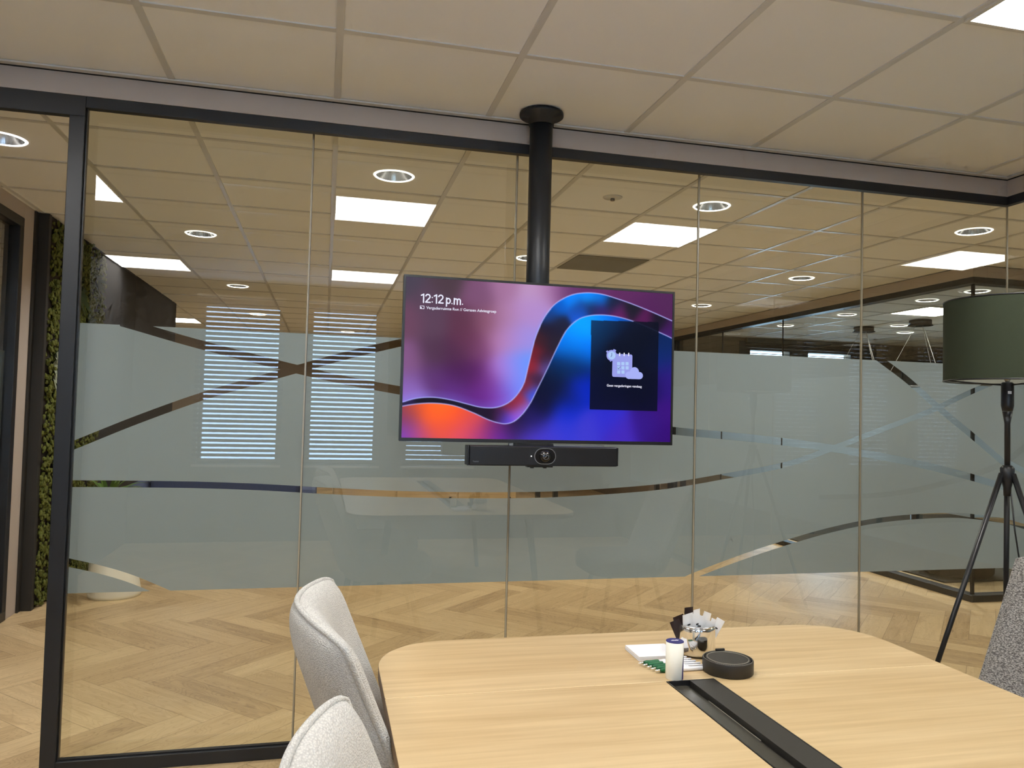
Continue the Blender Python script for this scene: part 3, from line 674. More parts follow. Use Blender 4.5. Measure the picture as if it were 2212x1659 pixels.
# writing on the screen (children of the screen)
def stroke_text(name,txt,m,parent,width,loc):
    def arcp(cx,cz,rx,rz,a0,a1,n=14): return [(cx+rx*math.cos(math.radians(a0+(a1-a0)*k/n)),cz+rz*math.sin(math.radians(a0+(a1-a0)*k/n))) for k in range(n+1)]
    G={'1':(.50,[[(.06,.80),(.32,.94),(.32,0)]]),
       '2':(.66,[arcp(.30,.70,.24,.24,165,-35)+[(.06,.06),(.58,.06)]]),
       ':':(.30,[[(.14,.12),(.141,.12)],[(.14,.62),(.141,.62)]]),
       '.':(.28,[[(.12,.06),(.121,.06)]]),' ':(.22,[]),
       'p':(.60,[[(.09,.66),(.09,-.26)],arcp(.30,.34,.21,.28,180,-180,20)]),
       'm':(.92,[[(.09,.66),(.09,0)],[(.09,.40)]+arcp(.27,.42,.17,.20,170,0)+[(.44,0)],[(.44,.40)]+arcp(.62,.42,.17,.20,170,0)+[(.79,0)]])}
    W=sum(G[c][0] for c in txt); k=width/W; x=0; bm=bmesh.new(); w=.075; lay=0
    for c in txt:
        for pl_ in G[c][1]:
            P=[((x+a)*k,b_*k) for a,b_ in pl_]
            for (a,b_),(c2,d2) in zip(P,P[1:]):
                q1=Vector((a,0,b_)); q2=Vector((c2,0,d2)); dd=(q2-q1)
                if dd.length>1e-6:
                    dd.normalize(); nn=Vector((-dd.z,0,dd.x))*w*k; bm.faces.new([bm.verts.new(v) for v in (q1-nn,q2-nn,q2+nn,q1+nn)])
            for a,b_ in P: bm.faces.new([bm.verts.new((a+w*k*math.cos(2*PI*t_/12),-.00005,b_+w*k*math.sin(2*PI*t_/12))) for t_ in range(12)])
        x+=G[c][0]
    o=obj(name,bm,m,parent,recalc=False); o.location=loc; return o
def plate(bm,cx,cz,w,hh,y,r=.0,n=6):
    pts=[]
    if r<=0: pts=[(cx-w/2,cz-hh/2),(cx+w/2,cz-hh/2),(cx+w/2,cz+hh/2),(cx-w/2,cz+hh/2)]
    else:
        for sx,sz,a0 in ((1,1,0),(-1,1,PI/2),(-1,-1,PI),(1,-1,3*PI/2)):
            for k in range(n+1):
                a=a0+PI/2*k/n; pts.append((cx+sx*(w/2-r)+r*math.cos(a),cz+sz*(hh/2-r)+r*math.sin(a)))
    f_=bm.faces.new([bm.verts.new((x,y,z)) for x,z in pts]); return f_
PS=sw/2016.  # metres per zoom pixel
p=scr(205,264); q=scr(530,276); stroke_text('clock_text','12:12 p.m.',M['icontext'],so,(q[0]-p[0]),p)
p=scr(248,314); q=scr(775,341); o=text('room_name_text','Vergaderruimte Ron // Gerssen Adviesgroep',M['icontext'],so,(q[0]-p[0]),p,offset=.016)
p=scr(1602,900); q=scr(1866,908); o=text('meeting_text','Geen vergaderingen vandaag',M['icontext'],so,(q[0]-p[0]),p,offset=.022)
c=scr(216,302)
bm=bmesh.new()
for dx,dz,w,hh in ((0,.0032,.0095,.0012),(0,-.0032,.0095,.0012),(-.0045,0,.0012,.0072),(.0045,0,.0012,.0072),(-.0024,-.0012,.0032,.0032)): plate(bm,c[0]+dx*1.6,c[2]+dz*1.6,w*1.6,hh*1.6,c[1])
obj('cast_icon',bm,M['icontext'],so,recalc=False)
# calendar
c=scr(1722,742,.0010); bm=bmesh.new(); plate(bm,c[0],c[2],158*PS,172*PS,c[1],r=.007)
cal=obj('calendar_icon',bm,M['icon1'],so,recalc=False)
bm=bmesh.new()
for r_ in range(3):
    for c_ in range(3): 
        p=scr(1694+c_*32,727+r_*32,.0014)
        if not (r_==2 and c_==2): plate(bm,p[0],p[2],24*PS,24*PS,p[1],r=.0015)
obj('calendar_days',bm,M['icon2'],cal,recalc=False)
bm=bmesh.new()
for c_ in range(3):
    p=scr(1703+c_*34,657,.0014); plate(bm,p[0],p[2],9*PS,26*PS,p[1],r=.0022)
obj('calendar_rings',bm,M['icontext'],cal,recalc=False)
def seg2(bm,p,q,w):
    p=Vector(p);q=Vector(q); d=(q-p).normalized(); nrm=Vector((-d.z,0,d.x))*w/2
    bm.faces.new([bm.verts.new(v) for v in (p-nrm,q-nrm,q+nrm,p+nrm)])
bm=bmesh.new(); seg2(bm,scr(1684,758,.0018),scr(1693,767,.0018),.0018); seg2(bm,scr(1692,768,.0018),scr(1708,750,.0018),.0018); obj('check_mark',bm,M['icon3'],cal,recalc=False)
# clock
c=scr(1642,665,.0018)
def disc(bm,c,r,y,n=28): bm.faces.new([bm.verts.new((c[0]+r*math.cos(2*PI*i/n),y,c[2]+r*math.sin(2*PI*i/n))) for i in range(n)])
bm=bmesh.new(); disc(bm,c,41*PS,c[1]); 
for x_,y_,x2,y2 in ((1603,640,1614,630),(1655,622,1675,630)): seg2(bm,scr(x_,y_,.0018),scr(x2,y2,.0018),12*PS)
seg2(bm,scr(1632,712,.0018),scr(1636,700,.0018),9*PS); seg2(bm,scr(1668,690,.0018),scr(1675,706,.0018),9*PS)
ck=obj('alarm_clock_icon',bm,M['icon1'],so,recalc=False)
bm=bmesh.new(); disc(bm,c,30*PS,c[1]-.0004); obj('clock_face',bm,M['icon2'],ck,recalc=False)
bm=bmesh.new(); seg2(bm,scr(1643,646,.0026),scr(1643,668,.0026),4*PS); seg2(bm,scr(1643,666,.0026),scr(1635,676,.0026),4*PS); obj('clock_hands',bm,M['icon3'],ck,recalc=False)
bm=bmesh.new()
for i,(x_,y_,r_) in enumerate(((1770,815,28),(1812,790,36),(1850,818,27),(1800,812,32),(1828,815,28))):
    c=scr(x_,y_,.0026); disc(bm,c,r_*PS,c[1]-.00002*i)
p=scr(1810,831,.0027); plate(bm,p[0],p[2],86*PS,26*PS,p[1],r=.002)
obj('cloud_icon',bm,M['cloud'],so,recalc=False)

# sound bar with camera
SX0,SX1,SZ0,SZ1=.5165,1.105,1.126,1.200; SY=2.815
sb=empty('video_soundbar','black video conferencing bar with round camera under the television','soundbar',((SX0+SX1)/2,SY,SZ0))
hwd=(SX1-SX0)/2; hh=SZ1-SZ0
boxobj('body',[(-hwd+.007,hwd,0,.06,0,hh)],M['darkplastic'],sb,bevel=.004)
boxobj('end_cap',[(-hwd,-hwd+.0065,0,.06,0,hh)],M['black'],sb,bevel=.003)
boxobj('end_cap',[(hwd+.0005,hwd+.004,.002,.06,0.002,hh-.002)],M['black'],sb,bevel=.001)
bm=bmesh.new(); cx=.003
def oval(bm,cx,cz,w,hh2,y,n=12):
    r=hh2/2; pts=[]
    for k in range(n+1): a=-PI/2+PI*k/n; pts.append((cx+w/2-r+r*math.cos(a),y,cz+r*math.sin(a)))
    for k in range(n+1): a=PI/2+PI*k/n; pts.append((cx-w/2+r+r*math.cos(a),y,cz+r*math.sin(a)))
    return pts
path_tube(bm,oval(bm,cx,hh*.5,.082,.058,-.001),.0014,n=8,closed=True); obj('lens_surround',bm,M['logo'],sb)
bm=bmesh.new(); bm.faces.new([bm.verts.new(p) for p in oval(bm,cx,hh*.5,.080,.056,-.0008)]); obj('lens_recess',bm,M['lens'],sb,recalc=False)
bm=bmesh.new(); bmesh.ops.create_uvsphere(bm,u_segments=24,v_segments=16,radius=.0225)
for v in bm.verts: v.co.y=v.co.y*.6-.002; v.co.x+=cx; v.co.z+=hh*.5
le=obj('camera_lens',bm,M['lens'],sb,smooth=True)
bm=bmesh.new(); c=(cx-.001,0,hh*.5); ry=.011
path_tube(bm,[(c[0]+ry*math.cos(2*PI*k/24),-.0165,c[2]+ry*math.sin(2*PI*k/24)) for k in range(24)],.0007,n=6,closed=True)
tube(bm,(c[0]-ry*.7,-.0165,c[2]-ry*.7),(c[0]+ry*.7,-.0165,c[2]+ry*.7),.0007,n=6); obj('lens_symbol',bm,M['logo'],le)
bm=bmesh.new(); bmesh.ops.create_uvsphere(bm,u_segments=10,v_segments=8,radius=.0022)
for v in bm.verts: v.co+=Vector((-.051,-.0005,hh*.5))
obj('status_led',bm,M['led'],sb)
text('brand_text','Yealink',M['logo'],sb,.023,(-hwd+.02,-.0008,.013),offset=.01)
boxobj('mounting_bracket',[(-.11,.04,.02,.05,hh+.0005,hh+.0095)],M['blacksatin'],sb); boxobj('bottom_bracket',[(-.06,.04,.02,.05,-.006,-.0005)],M['blacksatin'],sb)
for x_ in (-.04,.01): boxobj('bracket_screw',[(x_-.006,x_+.006,.022,.034,-.010,-.0065)],M['darkplastic'],sb)
boxobj('hanging_bar',[(-.13,-.115,.03,.05,hh+.0005,hh+.009)],M['slat'],sb); boxobj('hanging_bar',[(.045,.25,.03,.05,hh+.0005,hh+.006)],M['slat'],sb)

# ------------------------------------------------------------------ table
TZ=.74; TT=.028; X0,X1=.137,1.482; YT=1.978; YN=-.45
tb=empty('meeting_table','pale oak meeting table with rounded corners and a black cable channel','table',((X0+X1)/2,(YT+YN)/2,0))
ox,oy=(X0+X1)/2,(YT+YN)/2
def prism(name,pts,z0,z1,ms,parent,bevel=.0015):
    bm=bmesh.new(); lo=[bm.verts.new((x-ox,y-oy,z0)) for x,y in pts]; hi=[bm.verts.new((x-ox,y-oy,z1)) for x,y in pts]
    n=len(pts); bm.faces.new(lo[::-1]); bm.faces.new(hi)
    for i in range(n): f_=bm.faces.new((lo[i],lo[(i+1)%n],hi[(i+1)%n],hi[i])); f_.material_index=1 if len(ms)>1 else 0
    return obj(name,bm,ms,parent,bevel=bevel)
def arc(cx,cy,rx,ry,a0,a1,n=18,p=2.0):
    o=[]
    for k in range(n+1):
        a=a0+(a1-a0)*k/n; ca,sa=math.cos(a),math.sin(a)
        o.append((cx+rx*abs(ca)**(2/p)*(1 if ca>=0 else -1),cy+ry*abs(sa)**(2/p)*(1 if sa>=0 else -1)))
    return o
SEAM=1.6
rc=.20
end=[(X0,SEAM+.001),(X1,SEAM+.001)]+arc(X1-rc,YT-rc,rc,rc,0,PI/2,p=2.3)+arc(X0+rc,YT-rc,rc,rc,PI/2,PI,p=2.3)
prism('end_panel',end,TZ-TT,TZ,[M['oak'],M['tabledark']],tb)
end2=[(X1,-.15-.001),(X0,-.15-.001)]+arc(X0+rc,YN+rc,rc,rc,PI,1.5*PI,p=2.3)+arc(X1-rc,YN+rc,rc,rc,1.5*PI,2*PI,p=2.3)
prism('end_panel',end2,TZ-TT,TZ,[M['oak'],M['tabledark']],tb)
CX0,CX1=.752,.868
prism('centre_panel',[(X0,-.149),(CX0,-.149),(CX0,SEAM-.001),(X0,SEAM-.001)],TZ-TT,TZ,[M['oak'],M['tabledark']],tb)
prism('centre_panel',[(CX1,-.149),(X1,-.149),(X1,SEAM-.001),(CX1,SEAM-.001)],TZ-TT,TZ,[M['oak'],M['tabledark']],tb)
boxobj('seam_strip',[(X0-ox+.002,X1-ox-.002,SEAM-.0009-oy,SEAM+.0009-oy,TZ-.012,TZ+.0001)],mat('seam_light',srgb(240,220,180),.5),tb)
ch=boxobj('cable_channel',[(CX0-ox+.0005,CX0-ox+.003,-.148-oy,SEAM-.002-oy,TZ-.07,TZ+.001),(CX1-ox-.003,CX1-ox-.0005,-.148-oy,SEAM-.002-oy,TZ-.07,TZ+.001),(CX0-ox+.003,CX1-ox-.003,-.148-oy,SEAM-.002-oy,TZ-.072,TZ-.07),(CX0-ox+.003,CX1-ox-.003,SEAM-.0045-oy,SEAM-.002-oy,TZ-.07,TZ+.001)],M['blacksatin'],tb)
boxobj('channel_lid',[(CX0-ox+.003,CX0-ox+.0505,-.147-oy,SEAM-.005-oy,TZ-.014,TZ-.010)],mat('gloss_black',srgb(62,60,54),.22),ch)
boxobj('channel_lid',[(CX0-ox+.056,CX1-ox-.003,-.147-oy,SEAM-.005-oy,TZ-.003,TZ+.0005),(CX0-ox+.056,CX0-ox+.058,-.147-oy,SEAM-.005-oy,TZ-.03,TZ-.003)],mat('satin_black',srgb(46,44,40),.5),ch)
boxobj('light_slit',[(CX0-ox+.0508,CX0-ox+.0518,1.30-oy,1.50-oy,TZ-.0098,TZ-.0092)],M['stitch'],ch)
for sx in (-1,1):
    for yy_ in (.95,-.95):
        bm=bmesh.new(); tube(bm,(sx*.42,yy_,TZ-TT),(sx*.50,yy_*1.06,0.002),.022,.016); obj('leg',bm,M['blacksatin'],tb)
for yy_ in (-.95,.95): boxobj('under_frame',[(-.45,.45,yy_-.02,yy_+.02,TZ-TT-.04,TZ-TT-.001)],M['blacksatin'],tb)

# ------------------------------------------------------------------ things on the table
def sm(o): 
    return o
t=empty('sugar_jar','shiny chrome tumbler full of sachets on the table','jar',(.912,1.772,TZ))
bm=bmesh.new(); lathe(bm,[(.030,0),(.043,.004),(.0462,.012),(.0462,.066),(.0445,.073),(.0428,.0735),(.0425,.068),(.0425,.008),(.001,.006)],cap1=False,n=48); obj('tumbler',bm,M['chrome'],t)
bm=bmesh.new(); path_tube(bm,[(.0438*math.cos(2*PI*k/40),.0438*math.sin(2*PI*k/40),.0735) for k in range(40)],.0018,closed=True); obj('rim',bm,M['chrome'],t)
def sachet(name,label,x,y,z,w,hh,tilt,az,m,group):
    bm=bmesh.new(); nx,nz=4,6; th=.0022
    grid=[[None]*(nx+1) for _ in range(nz+1)]
    for side in (-1,1):
        for i in range(nz+1):
            for k in range(nx+1):
                u=k/nx*2-1; v=i/nz*2-1; b_=th*(1-u*u)*(1-v**4)
                grid[i][k]=bm.verts.new((u*w/2,side*b_+.0008*math.sin(5*v+side),(i/nz)*hh))
        for i in range(nz):
            for k in range(nx): bm.faces.new((grid[i][k],grid[i][k+1],grid[i+1][k+1],grid[i+1][k])).smooth=True
    bmesh.ops.remove_doubles(bm,verts=bm.verts,dist=1e-5)
    o=obj(name,bm,m); o.location=(x,y,z); o.rotation_euler=(0,tilt,az)
    if m is M['sachetwhite']:
        b2=bmesh.new(); box(b2,-w*.16,w*.12,-.0031,-.0029,hh*.70,hh*.74); obj('printed_mark',b2,M['print'],o)
    return tag(o,label,'sachet',group)
jx,jy=.912,1.772
WS=[(-.026,-.012,-.12,.3,.034,.094),(-.010,-.024,.08,-.1,.030,.090),(.006,-.02,-.18,.2,.026,.098),(.012,-.026,.25,.0,.030,.078),(.024,-.008,.5,-.2,.022,.088),(.0,.0,.0,.5,.028,.10),(.016,.010,.35,.4,.030,.092),(.022,-.018,.42,.3,.024,.082),(-.004,-.008,-.05,-.5,.030,.088)]
wl=['white paper sachet leaning left at the front of the chrome jar','white sachet standing at the front of the chrome jar','narrow white sachet behind the front ones in the jar','short white sachet leaning right in the chrome jar','thin sachet sticking far out of the jar on the right','tallest white sachet in the middle of the chrome jar','white sachet at the back right of the chrome jar','small white sachet at the right rim of the jar','white sachet twisted in the centre of the jar']
for (dx,dy,ti,az,w,hh),lb in zip(WS,wl): sachet('sugar_sachet',lb,jx+dx*.75,jy+dy*.75,TZ+.009,w,hh,ti,az,M['sachetwhite'],'sachets in the chrome jar')
for (dx,dy,ti,az,w,hh),lb in zip([(-.03,.012,-.28,.1,.030,.088),(-.016,.02,-.02,.2,.026,.102),(-.032,.0,-.42,-.2,.026,.080)],['dark brown sachet leaning left out of the chrome jar','dark upright sachet at the back of the jar','dark foil sachet bent over the left rim of the jar']):
    sachet('tea_sachet',lb,jx+dx*.75,jy+dy*.75,TZ+.009,w,hh,ti,az,M['sachetdark'],'dark sachets in the chrome jar')
t=empty('mint_tube','white cylinder with a navy lid standing in front of the chrome jar','tube',(.780,1.616,TZ))
bm=bmesh.new(); lathe(bm,[(.0193,0),(.0198,.001),(.0198,.0815)],n=40); obj('cylinder',bm,M['white'],t)
bm=bmesh.new(); lathe(bm,[(.0198,.0817),(.0198,.0828),(.0188,.0836)],n=40); lid=obj('lid',bm,M['navy'],t); lid['label']='navy lid with small white lettering'
bm=bmesh.new()
for k in range(7): plate_=box(bm,-.0095+k*.0027,-.0077+k*.0027,-.0015-.001*(k%2),.0015+.001*(k%3),.0837,.0839)
obj('lettering',bm,M['paper'],lid)
bm=bmesh.new(); a0,a1=math.radians(-62),math.radians(-40); vsA=[];vsB=[]
for k in range(9):
    a=a0+(a1-a0)*k/8; r=.02005; wz=.062*(k/8)**.6
    vsA.append(bm.verts.new((r*math.cos(a),r*math.sin(a),.001))); vsB.append(bm.verts.new((r*math.cos(a),r*math.sin(a),.001+wz)))
for k in range(8): bm.faces.new((vsA[k],vsA[k+1],vsB[k+1],vsB[k]))
obj('printed_stripe',bm,M['navy'],t,recalc=False)
# coaster holder
t=empty('coaster_holder','round black leather coaster holder with white stitching beside the jar','coaster holder',(.924,1.638,TZ))
bm=bmesh.new(); lathe(bm,[(.055,0),(.0575,.002),(.0575,.029),(.0565,.031),(.0535,.031),(.053,.028),(.053,.018),(.002,.018)],n=56,cap1=False); obj('holder',bm,M['leather'],t)
bm=bmesh.new()
for k in range(72):
    a=2*PI*k/72; a2=2*PI*(k+.6)/72; tube(bm,(.0552*math.cos(a),.0552*math.sin(a),.0313),(.0552*math.cos(a2),.0552*math.sin(a2),.0313),.0003,n=4)
obj('stitching',bm,M['stitch'],t)
bm=bmesh.new(); box(bm,-.002,.022,.052,.0575,.029,.036); obj('leather_tab',bm,M['leather'],t,bevel=.002)
for k in range(3):
    cst=empty('coaster',['bottom black coaster in the round holder','middle black coaster in the round holder','top black leather coaster with stitched edge in the holder'][k],'coaster',(.924,1.638,TZ+.0185+.0042*k),group='coasters stacked in the holder')
    bm=bmesh.new(); lathe(bm,[(.050,0),(.0505,.002),(.050,.004)],n=48); obj('disc',bm,M['leather'],cst)
    if k==2:
        bm=bmesh.new(); path_tube(bm,[(.0465*math.cos(2*PI*q/60),.0465*math.sin(2*PI*q/60),.0042) for q in range(60)],.00055,n=5,closed=True); obj('stitched_edge',bm,M['stitch'],cst)
# notepad
t=empty('notepad','white stack of note paper beside the green pens','notepad',(.800,1.785,TZ),rz=-.03)
bm=bmesh.new()
for k in range(9):
    j=R.uniform(-.0006,.0006); box(bm,-.052+j,.052+j,-.05+j,.045,.0012*k,.0012*k+.0010)
obj('pages',bm,M['paper'],t)
boxobj('top_sheet',[(-.052,.052,-.05,.045,.0109,.0113)],M['paper'],t)
# pens
def mkpen(loc,rz,label):
    t=empty('ballpoint_pen',label,'pen',loc,rz=rz,group='green and white pens in a row')
    def along(prof,m,name):
        bm=bmesh.new(); lathe(bm,prof,n=16); bmesh.ops.rotate(bm,verts=bm.verts,cent=(0,0,0),matrix=Matrix.Rotation(PI/2,3,'Y')); bmesh.ops.translate(bm,verts=bm.verts,vec=(0,0,.0056)); return obj(name,bm,m,t)
    along([(.0008,0),(.0022,.006),(.0036,.014)],M['chrome'],'tip')
    along([(.0040,.0142),(.0053,.022),(.0048,.032),(.0055,.045),(.0052,.052)],M['green'],'grip')
    along([(.0050,.0522),(.0053,.07),(.0053,.118),(.0042,.124)],M['paper'],'barrel')
    along([(.0022,.1242),(.0022,.134),(.0016,.136)],M['chrome'],'button')
    bm=bmesh.new(); box(bm,.085,.126,-.0022,.0022,.0122,.0134); box(bm,.118,.126,-.0015,.0015,.0105,.0122); obj('clip',bm,M['paper'],t)
    return t
pn=None
pls=['green and white pen nearest the camera in the row','second green and white pen from the camera','middle green and white pen of the row','fourth green and white pen from the camera','green and white pen touching the notepad']
for k in range(5):
    loc=(.742-.0042*k+.008,1.654+.0138*k,TZ+.0002); pn=mkpen(loc,.02,pls[k]) if pn is None else dup(pn,loc,pls[k],rz=.02+.01*k)

# ------------------------------------------------------------------ chairs
def chair_mesh(m):
    """local: faces +x, origin on the floor under the seat centre; pillow-like curved back with a seam all round"""
    parts={}
    hw2,zb=.285,.40
    def mid(s,v):
        a=abs(s); th=a*PI/2
        y=hw2*s
        xo=.076*a**1.7
        zt=.918-.012*a*a-.010*a**14
        z=zb+(zt-zb)*v
        y*=(1-.08*(1-v)); 
        return Vector((-.203-.37*(z-.42)+xo+.03*(1-v)*a**3,y,z))
    NS,NV=44,26; outer=[];inner=[]
    ss=[-1+2*i/NS for i in range(NS+1)]
    bm=bmesh.new()
    def nrm(s,v):
        e=.01; a=mid(min(1,s+e),v)-mid(max(-1,s-e),v); b=mid(s,min(1,v+e))-mid(s,max(0,v-e)); n=a.cross(b); n.normalize()
        return n if n.x>0 else -n
    def g_(d,r): d=min(1,max(0,d/r)); return math.sqrt(max(0,1-(1-d)**2))
    rings_o=[];rings_i=[]
    vv=[1-(1-j/NV)**1.5 for j in range(NV+1)]; sss=[math.copysign(1-(1-abs(q))**1.4,q) for q in ss]
    for s in sss:
        co_=[];ci_=[]
        for v in vv:
            p=mid(s,v); n=nrm(s,v); d1=(1-v)*.5; d2=(1-abs(s))*.42; 
            go=g_(d1,.085)*g_(d2,.07); gi=g_(d1,.06)*g_(d2,.05)
            ed=(abs(s)>=.9999) or (v>=.9999)
            vo=bm.verts.new(p-n*.036*go); vi=vo if ed else bm.verts.new(p+n*(.024+.024*math.cos(s*PI/2))*gi)
            co_.append(vo); ci_.append(vi)
        rings_o.append(co_); rings_i.append(ci_)
    for i in range(NS):
        for j in range(NV):
            for G_,rev in ((rings_o,0),(rings_i,1)):
                f4=[G_[i][j],G_[i+1][j],G_[i+1][j+1],G_[i][j+1]]
                u_=[]; [u_.append(v) for v in f4 if v not in u_]
                if len(u_)>=3:
                    try: bm.faces.new(u_[::-1] if rev else u_)
                    except ValueError: pass
        a,b,c,d=rings_o[i][0],rings_o[i+1][0],rings_i[i+1][0],rings_i[i][0]
        u_=[]; [u_.append(v) for v in (d,c,b,a) if v not in u_]
        if len(u_)>=3: bm.faces.new(u_)
    parts['shell']=bm
    bm=bmesh.new()
    pts=[mid(-1,.02+.98*k/20) for k in range(20)]+[mid(-1+2*k/50,1) for k in range(51)]+[mid(1,1-.98*k/20) for k in range(1,21)]
    path_tube(bm,pts,.0062,n=8)
    parts['piping']=bm
    # seat cushion
    bm=bmesh.new(); nn=28; prof=[(.90,.36),(1,.375),(1.02,.42),(1,.455),(.93,.472),(.6,.48),(.0,.482)]
    rings=[]
    for sc_,z in prof[:-1]:
        ring=[]
        for k in range(nn):
            a=2*PI*k/nn; ca,sa=math.cos(a),math.sin(a); e=.55
            ring.append(bm.verts.new((.045+.25*sc_*abs(ca)**e*(1 if ca>0 else -1),.225*sc_*abs(sa)**e*(1 if sa>0 else -1),z)))
        rings.append(ring)
    for a,b in zip(rings,rings[1:]):
        for k in range(nn): bm.faces.new((a[k],a[(k+1)%nn],b[(k+1)%nn],b[k]))
    bm.faces.new(rings[0][::-1]); cc=bm.verts.new((.045,0,.482))
    for k in range(nn): bm.faces.new((rings[-1][k],rings[-1][(k+1)%nn],cc))
    parts['seat']=bm
    return parts
def mk_chair(loc,rz,label,m):
    t=empty('meeting_chair',label,'chair',loc,rz=rz,group='upholstered padded chairs at the meeting table')
    P=chair_mesh(m)
    sh_=obj('backrest',P['shell'],m,t,smooth=True); s_=sh_.modifiers.new('s','SUBSURF'); s_.levels=1; s_.render_levels=1
    obj('piping',P['piping'],m,sh_)
    obj('seat',P['seat'],m,t,smooth=True)
    for sx in (-1,1):
        for sy2 in (-1,1):
            bm=bmesh.new(); tube(bm,(.02+sx*.14,sy2*.14,.36),(.02+sx*.22,sy2*.21,.003),.014,.010); obj('leg',bm,M['blacksatin'],t)
    return t
c1=mk_chair((.343,1.71,0),.035,'light grey wool padded chair nearest the glass, left of the table',M['fabric'])
c2=dup(c1,(.355,.90,0),'light grey wool padded chair closest to the camera at the bottom edge',rz=.03)
c3=mk_chair((1.86,1.75,0),PI,'grey tweed padded chair at the right edge beside the lamp',M['tweed'])

# ------------------------------------------------------------------ floor lamp
LX,LY=2.40,2.30
t=empty('floor_lamp','black tripod floor lamp with a dark green drum shade at the right','floor lamp',(LX,LY,0))
bm=bmesh.new(); ra=lathe(bm,[(.205,1.482),(.205,1.775)],n=64,cap0=False,cap1=False); rb=lathe(bm,[(.202,1.482),(.202,1.775)],n=64,cap0=False,cap1=False)
shd=obj('shade',bm,[M['shade']],t,recalc=False)
m_in=mat('shade_lining',srgb(150,152,140),.8)
bm=bmesh.new(); lathe(bm,[(.2,1.484),(.2,1.773)],n=64,cap0=False,cap1=False); obj('shade_lining',bm,m_in,shd,recalc=False)
bm=bmesh.new()
for z_ in (1.483,1.774): path_tube(bm,[(.204*math.cos(2*PI*k/64),.204*math.sin(2*PI*k/64),z_) for k in range(64)],.003,n=6,closed=True)
for k in range(3): a=2*PI*k/3+.5; tube(bm,(0,0,1.468),(.203*math.cos(a),.203*math.sin(a),1.484),.0025,n=6)
obj('shade_ring',bm,M['blacksatin'],shd)
bm=bmesh.new(); lathe(bm,[(.0165,1.375),(.0205,1.395),(.0205,1.475),(.016,1.48)],n=24); obj('lamp_socket',bm,M['blacksatin'],t)
bm=bmesh.new(); lathe(bm,[(.006,1.481),(.026,1.52),(.03,1.55),(.02,1.58),(.004,1.59)],n=20); obj('bulb',bm,M['white'],t)
boxobj('socket_label',[(-.0200,-.004,-.0215,-.0208,1.437,1.447)],M['paper'],t)
bm=bmesh.new(); lathe(bm,[(.0095,1.10),(.0095,1.33),(.0165,1.374)],n=20); obj('pole',bm,M['blacksatin'],t)
bm=bmesh.new(); lathe(bm,[(.012,1.07),(.013,1.10),(.022,1.135),(.023,1.17),(.014,1.18)],n=24); obj('collar',bm,M['blacksatin'],t)
# legs
def legang(a): return (.40*math.cos(a),.40*math.sin(a))
for a in (math.radians(165),math.radians(285),math.radians(45)):
    bm=bmesh.new(); tube(bm,(.02*math.cos(a),.02*math.sin(a),1.15),(*legang(a),.003),.0095,.008); obj('leg',bm,M['blacksatin'],t)
bm=bmesh.new(); path_tube(bm,[(.004,-.012,1.08),(.012,-.02,.95),(.03,-.03,.8),(.05,-.05,.6),(.06,-.09,.4),(.07,-.15,.2),(.09,-.2,.01),(.25,-.25,.006),(.5,-.2,.006)],.003,n=6); obj('cable',bm,M['blacksatin'],t)

# ------------------------------------------------------------------ furniture far behind the glass
t=empty('sofa','blue grey low sofa far behind the frosted glass on the left','sofa',(-.75,7.3,0))
boxobj('base',[(-.75,.55,-.35,.35,.12,.40)],M['bluefabric'],t,bevel=.03)
boxobj('backrest',[(-.75,.55,.2,.38,.401,.80)],M['bluefabric'],t,bevel=.04)
boxobj('armrest',[(-.9,-.76,-.35,.38,.12,.62)],M['bluefabric'],t,bevel=.03); boxobj('armrest',[(.56,.7,-.35,.38,.12,.62)],M['bluefabric'],t,bevel=.03)
for sx in (-.8,.6):
    for sy2 in (-.3,.3): boxobj('leg',[(sx-.02,sx+.02,sy2-.02,sy2+.02,0,.12)],M['blacksatin'],t)
t=empty('sideboard','long oak sideboard with pale top far behind the glass','sideboard',(1.0,7.6,0))
boxobj('carcass',[(-.9,.9,0,.42,.1,.70)],M['oak'],t); boxobj('top',[(-.93,.93,-.02,.44,.701,.73)],M['counter'],t,bevel=.003)
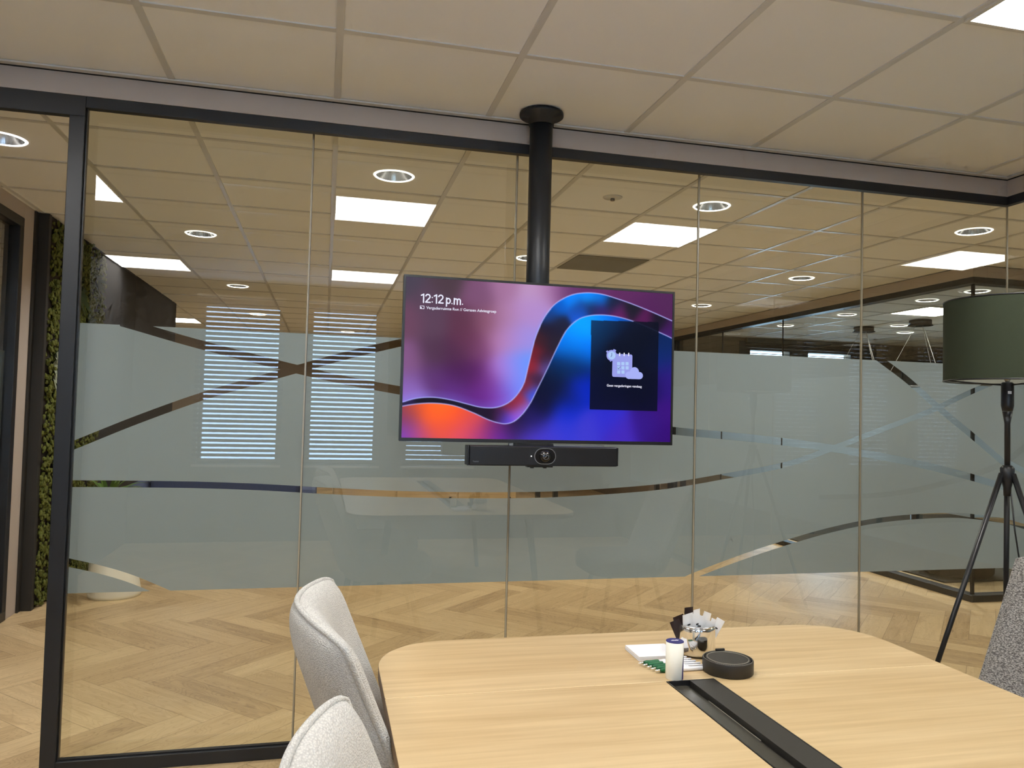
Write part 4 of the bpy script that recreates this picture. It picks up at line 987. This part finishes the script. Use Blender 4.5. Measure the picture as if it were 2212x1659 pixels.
for k in range(3): dr=boxobj('door',[(-.89+.6*k,-.31+.6*k,-.018,-.001,.12,.68)],M['oak'],t); boxobj('handle',[(-.38+.6*k,-.36+.6*k,-.03,-.019,.35,.48)],M['blacksatin'],dr)
boxobj('plinth',[(-.85,.85,.03,.4,0,.1)],M['blacksatin'],t)
t=empty('work_desk','oak desk with black legs far behind the glass in the middle','desk',(3.2,8.4,0))
boxobj('desktop',[(-.8,.8,-.4,.4,.71,.74)],M['oak'],t,bevel=.003)
for sx in (-.75,.75):
    for sy2 in (-.35,.35): boxobj('leg',[(sx-.025,sx+.025,sy2-.025,sy2+.025,0,.709)],M['blacksatin'],t)
t=empty('area_rug','dark rug on the floor of the back glass room','rug',(6.9,7.5,0)); boxobj('pile',[(-1.85,2.0,-2.05,2.0,.001,.012)],noisy('dark_rug',srgb(40,42,36),.95,.15,30),t)
t=empty('round_pouf','dark brown round pouf inside the back glass room','pouf',(5.45,5.75,.0125))
bm=bmesh.new(); lathe(bm,[(.26,0),(.29,.03),(.3,.2),(.28,.38),(.2,.41)],n=40); obj('cushion',bm,noisy('brown_fabric',srgb(60,50,42),.9,.1,30),t)
t=empty('round_table','round white table deep inside the back glass room','table',(6.9,7.9,.0125))
bm=bmesh.new(); lathe(bm,[(.7,.71),(.7,.74)],n=48); obj('tabletop',bm,M['counter'],t)
bm=bmesh.new(); lathe(bm,[(.3,0),(.3,.02),(.05,.04),(.05,.709)],n=32); obj('pedestal',bm,M['blacksatin'],t)

# ------------------------------------------------------------------ light and view
w=bpy.data.worlds.new('sky'); sc.world=w; w.use_nodes=True
bg=w.node_tree.nodes['Background']; bg.inputs[0].default_value=(.46,.70,1,1); bg.inputs[1].default_value=12
sc.view_settings.view_transform='Standard'; sc.view_settings.look='None'; sc.view_settings.exposure=0; sc.view_settings.gamma=1
cy=sc.cycles; cy.use_denoising=True; cy.max_bounces=7; cy.diffuse_bounces=4; cy.glossy_bounces=3; cy.transmission_bounces=4; cy.transparent_max_bounces=16
cy.use_adaptive_sampling=True; cy.adaptive_threshold=.1; cy.adaptive_min_samples=12
cy.caustics_reflective=False; cy.caustics_refractive=False; cy.sample_clamp_indirect=6
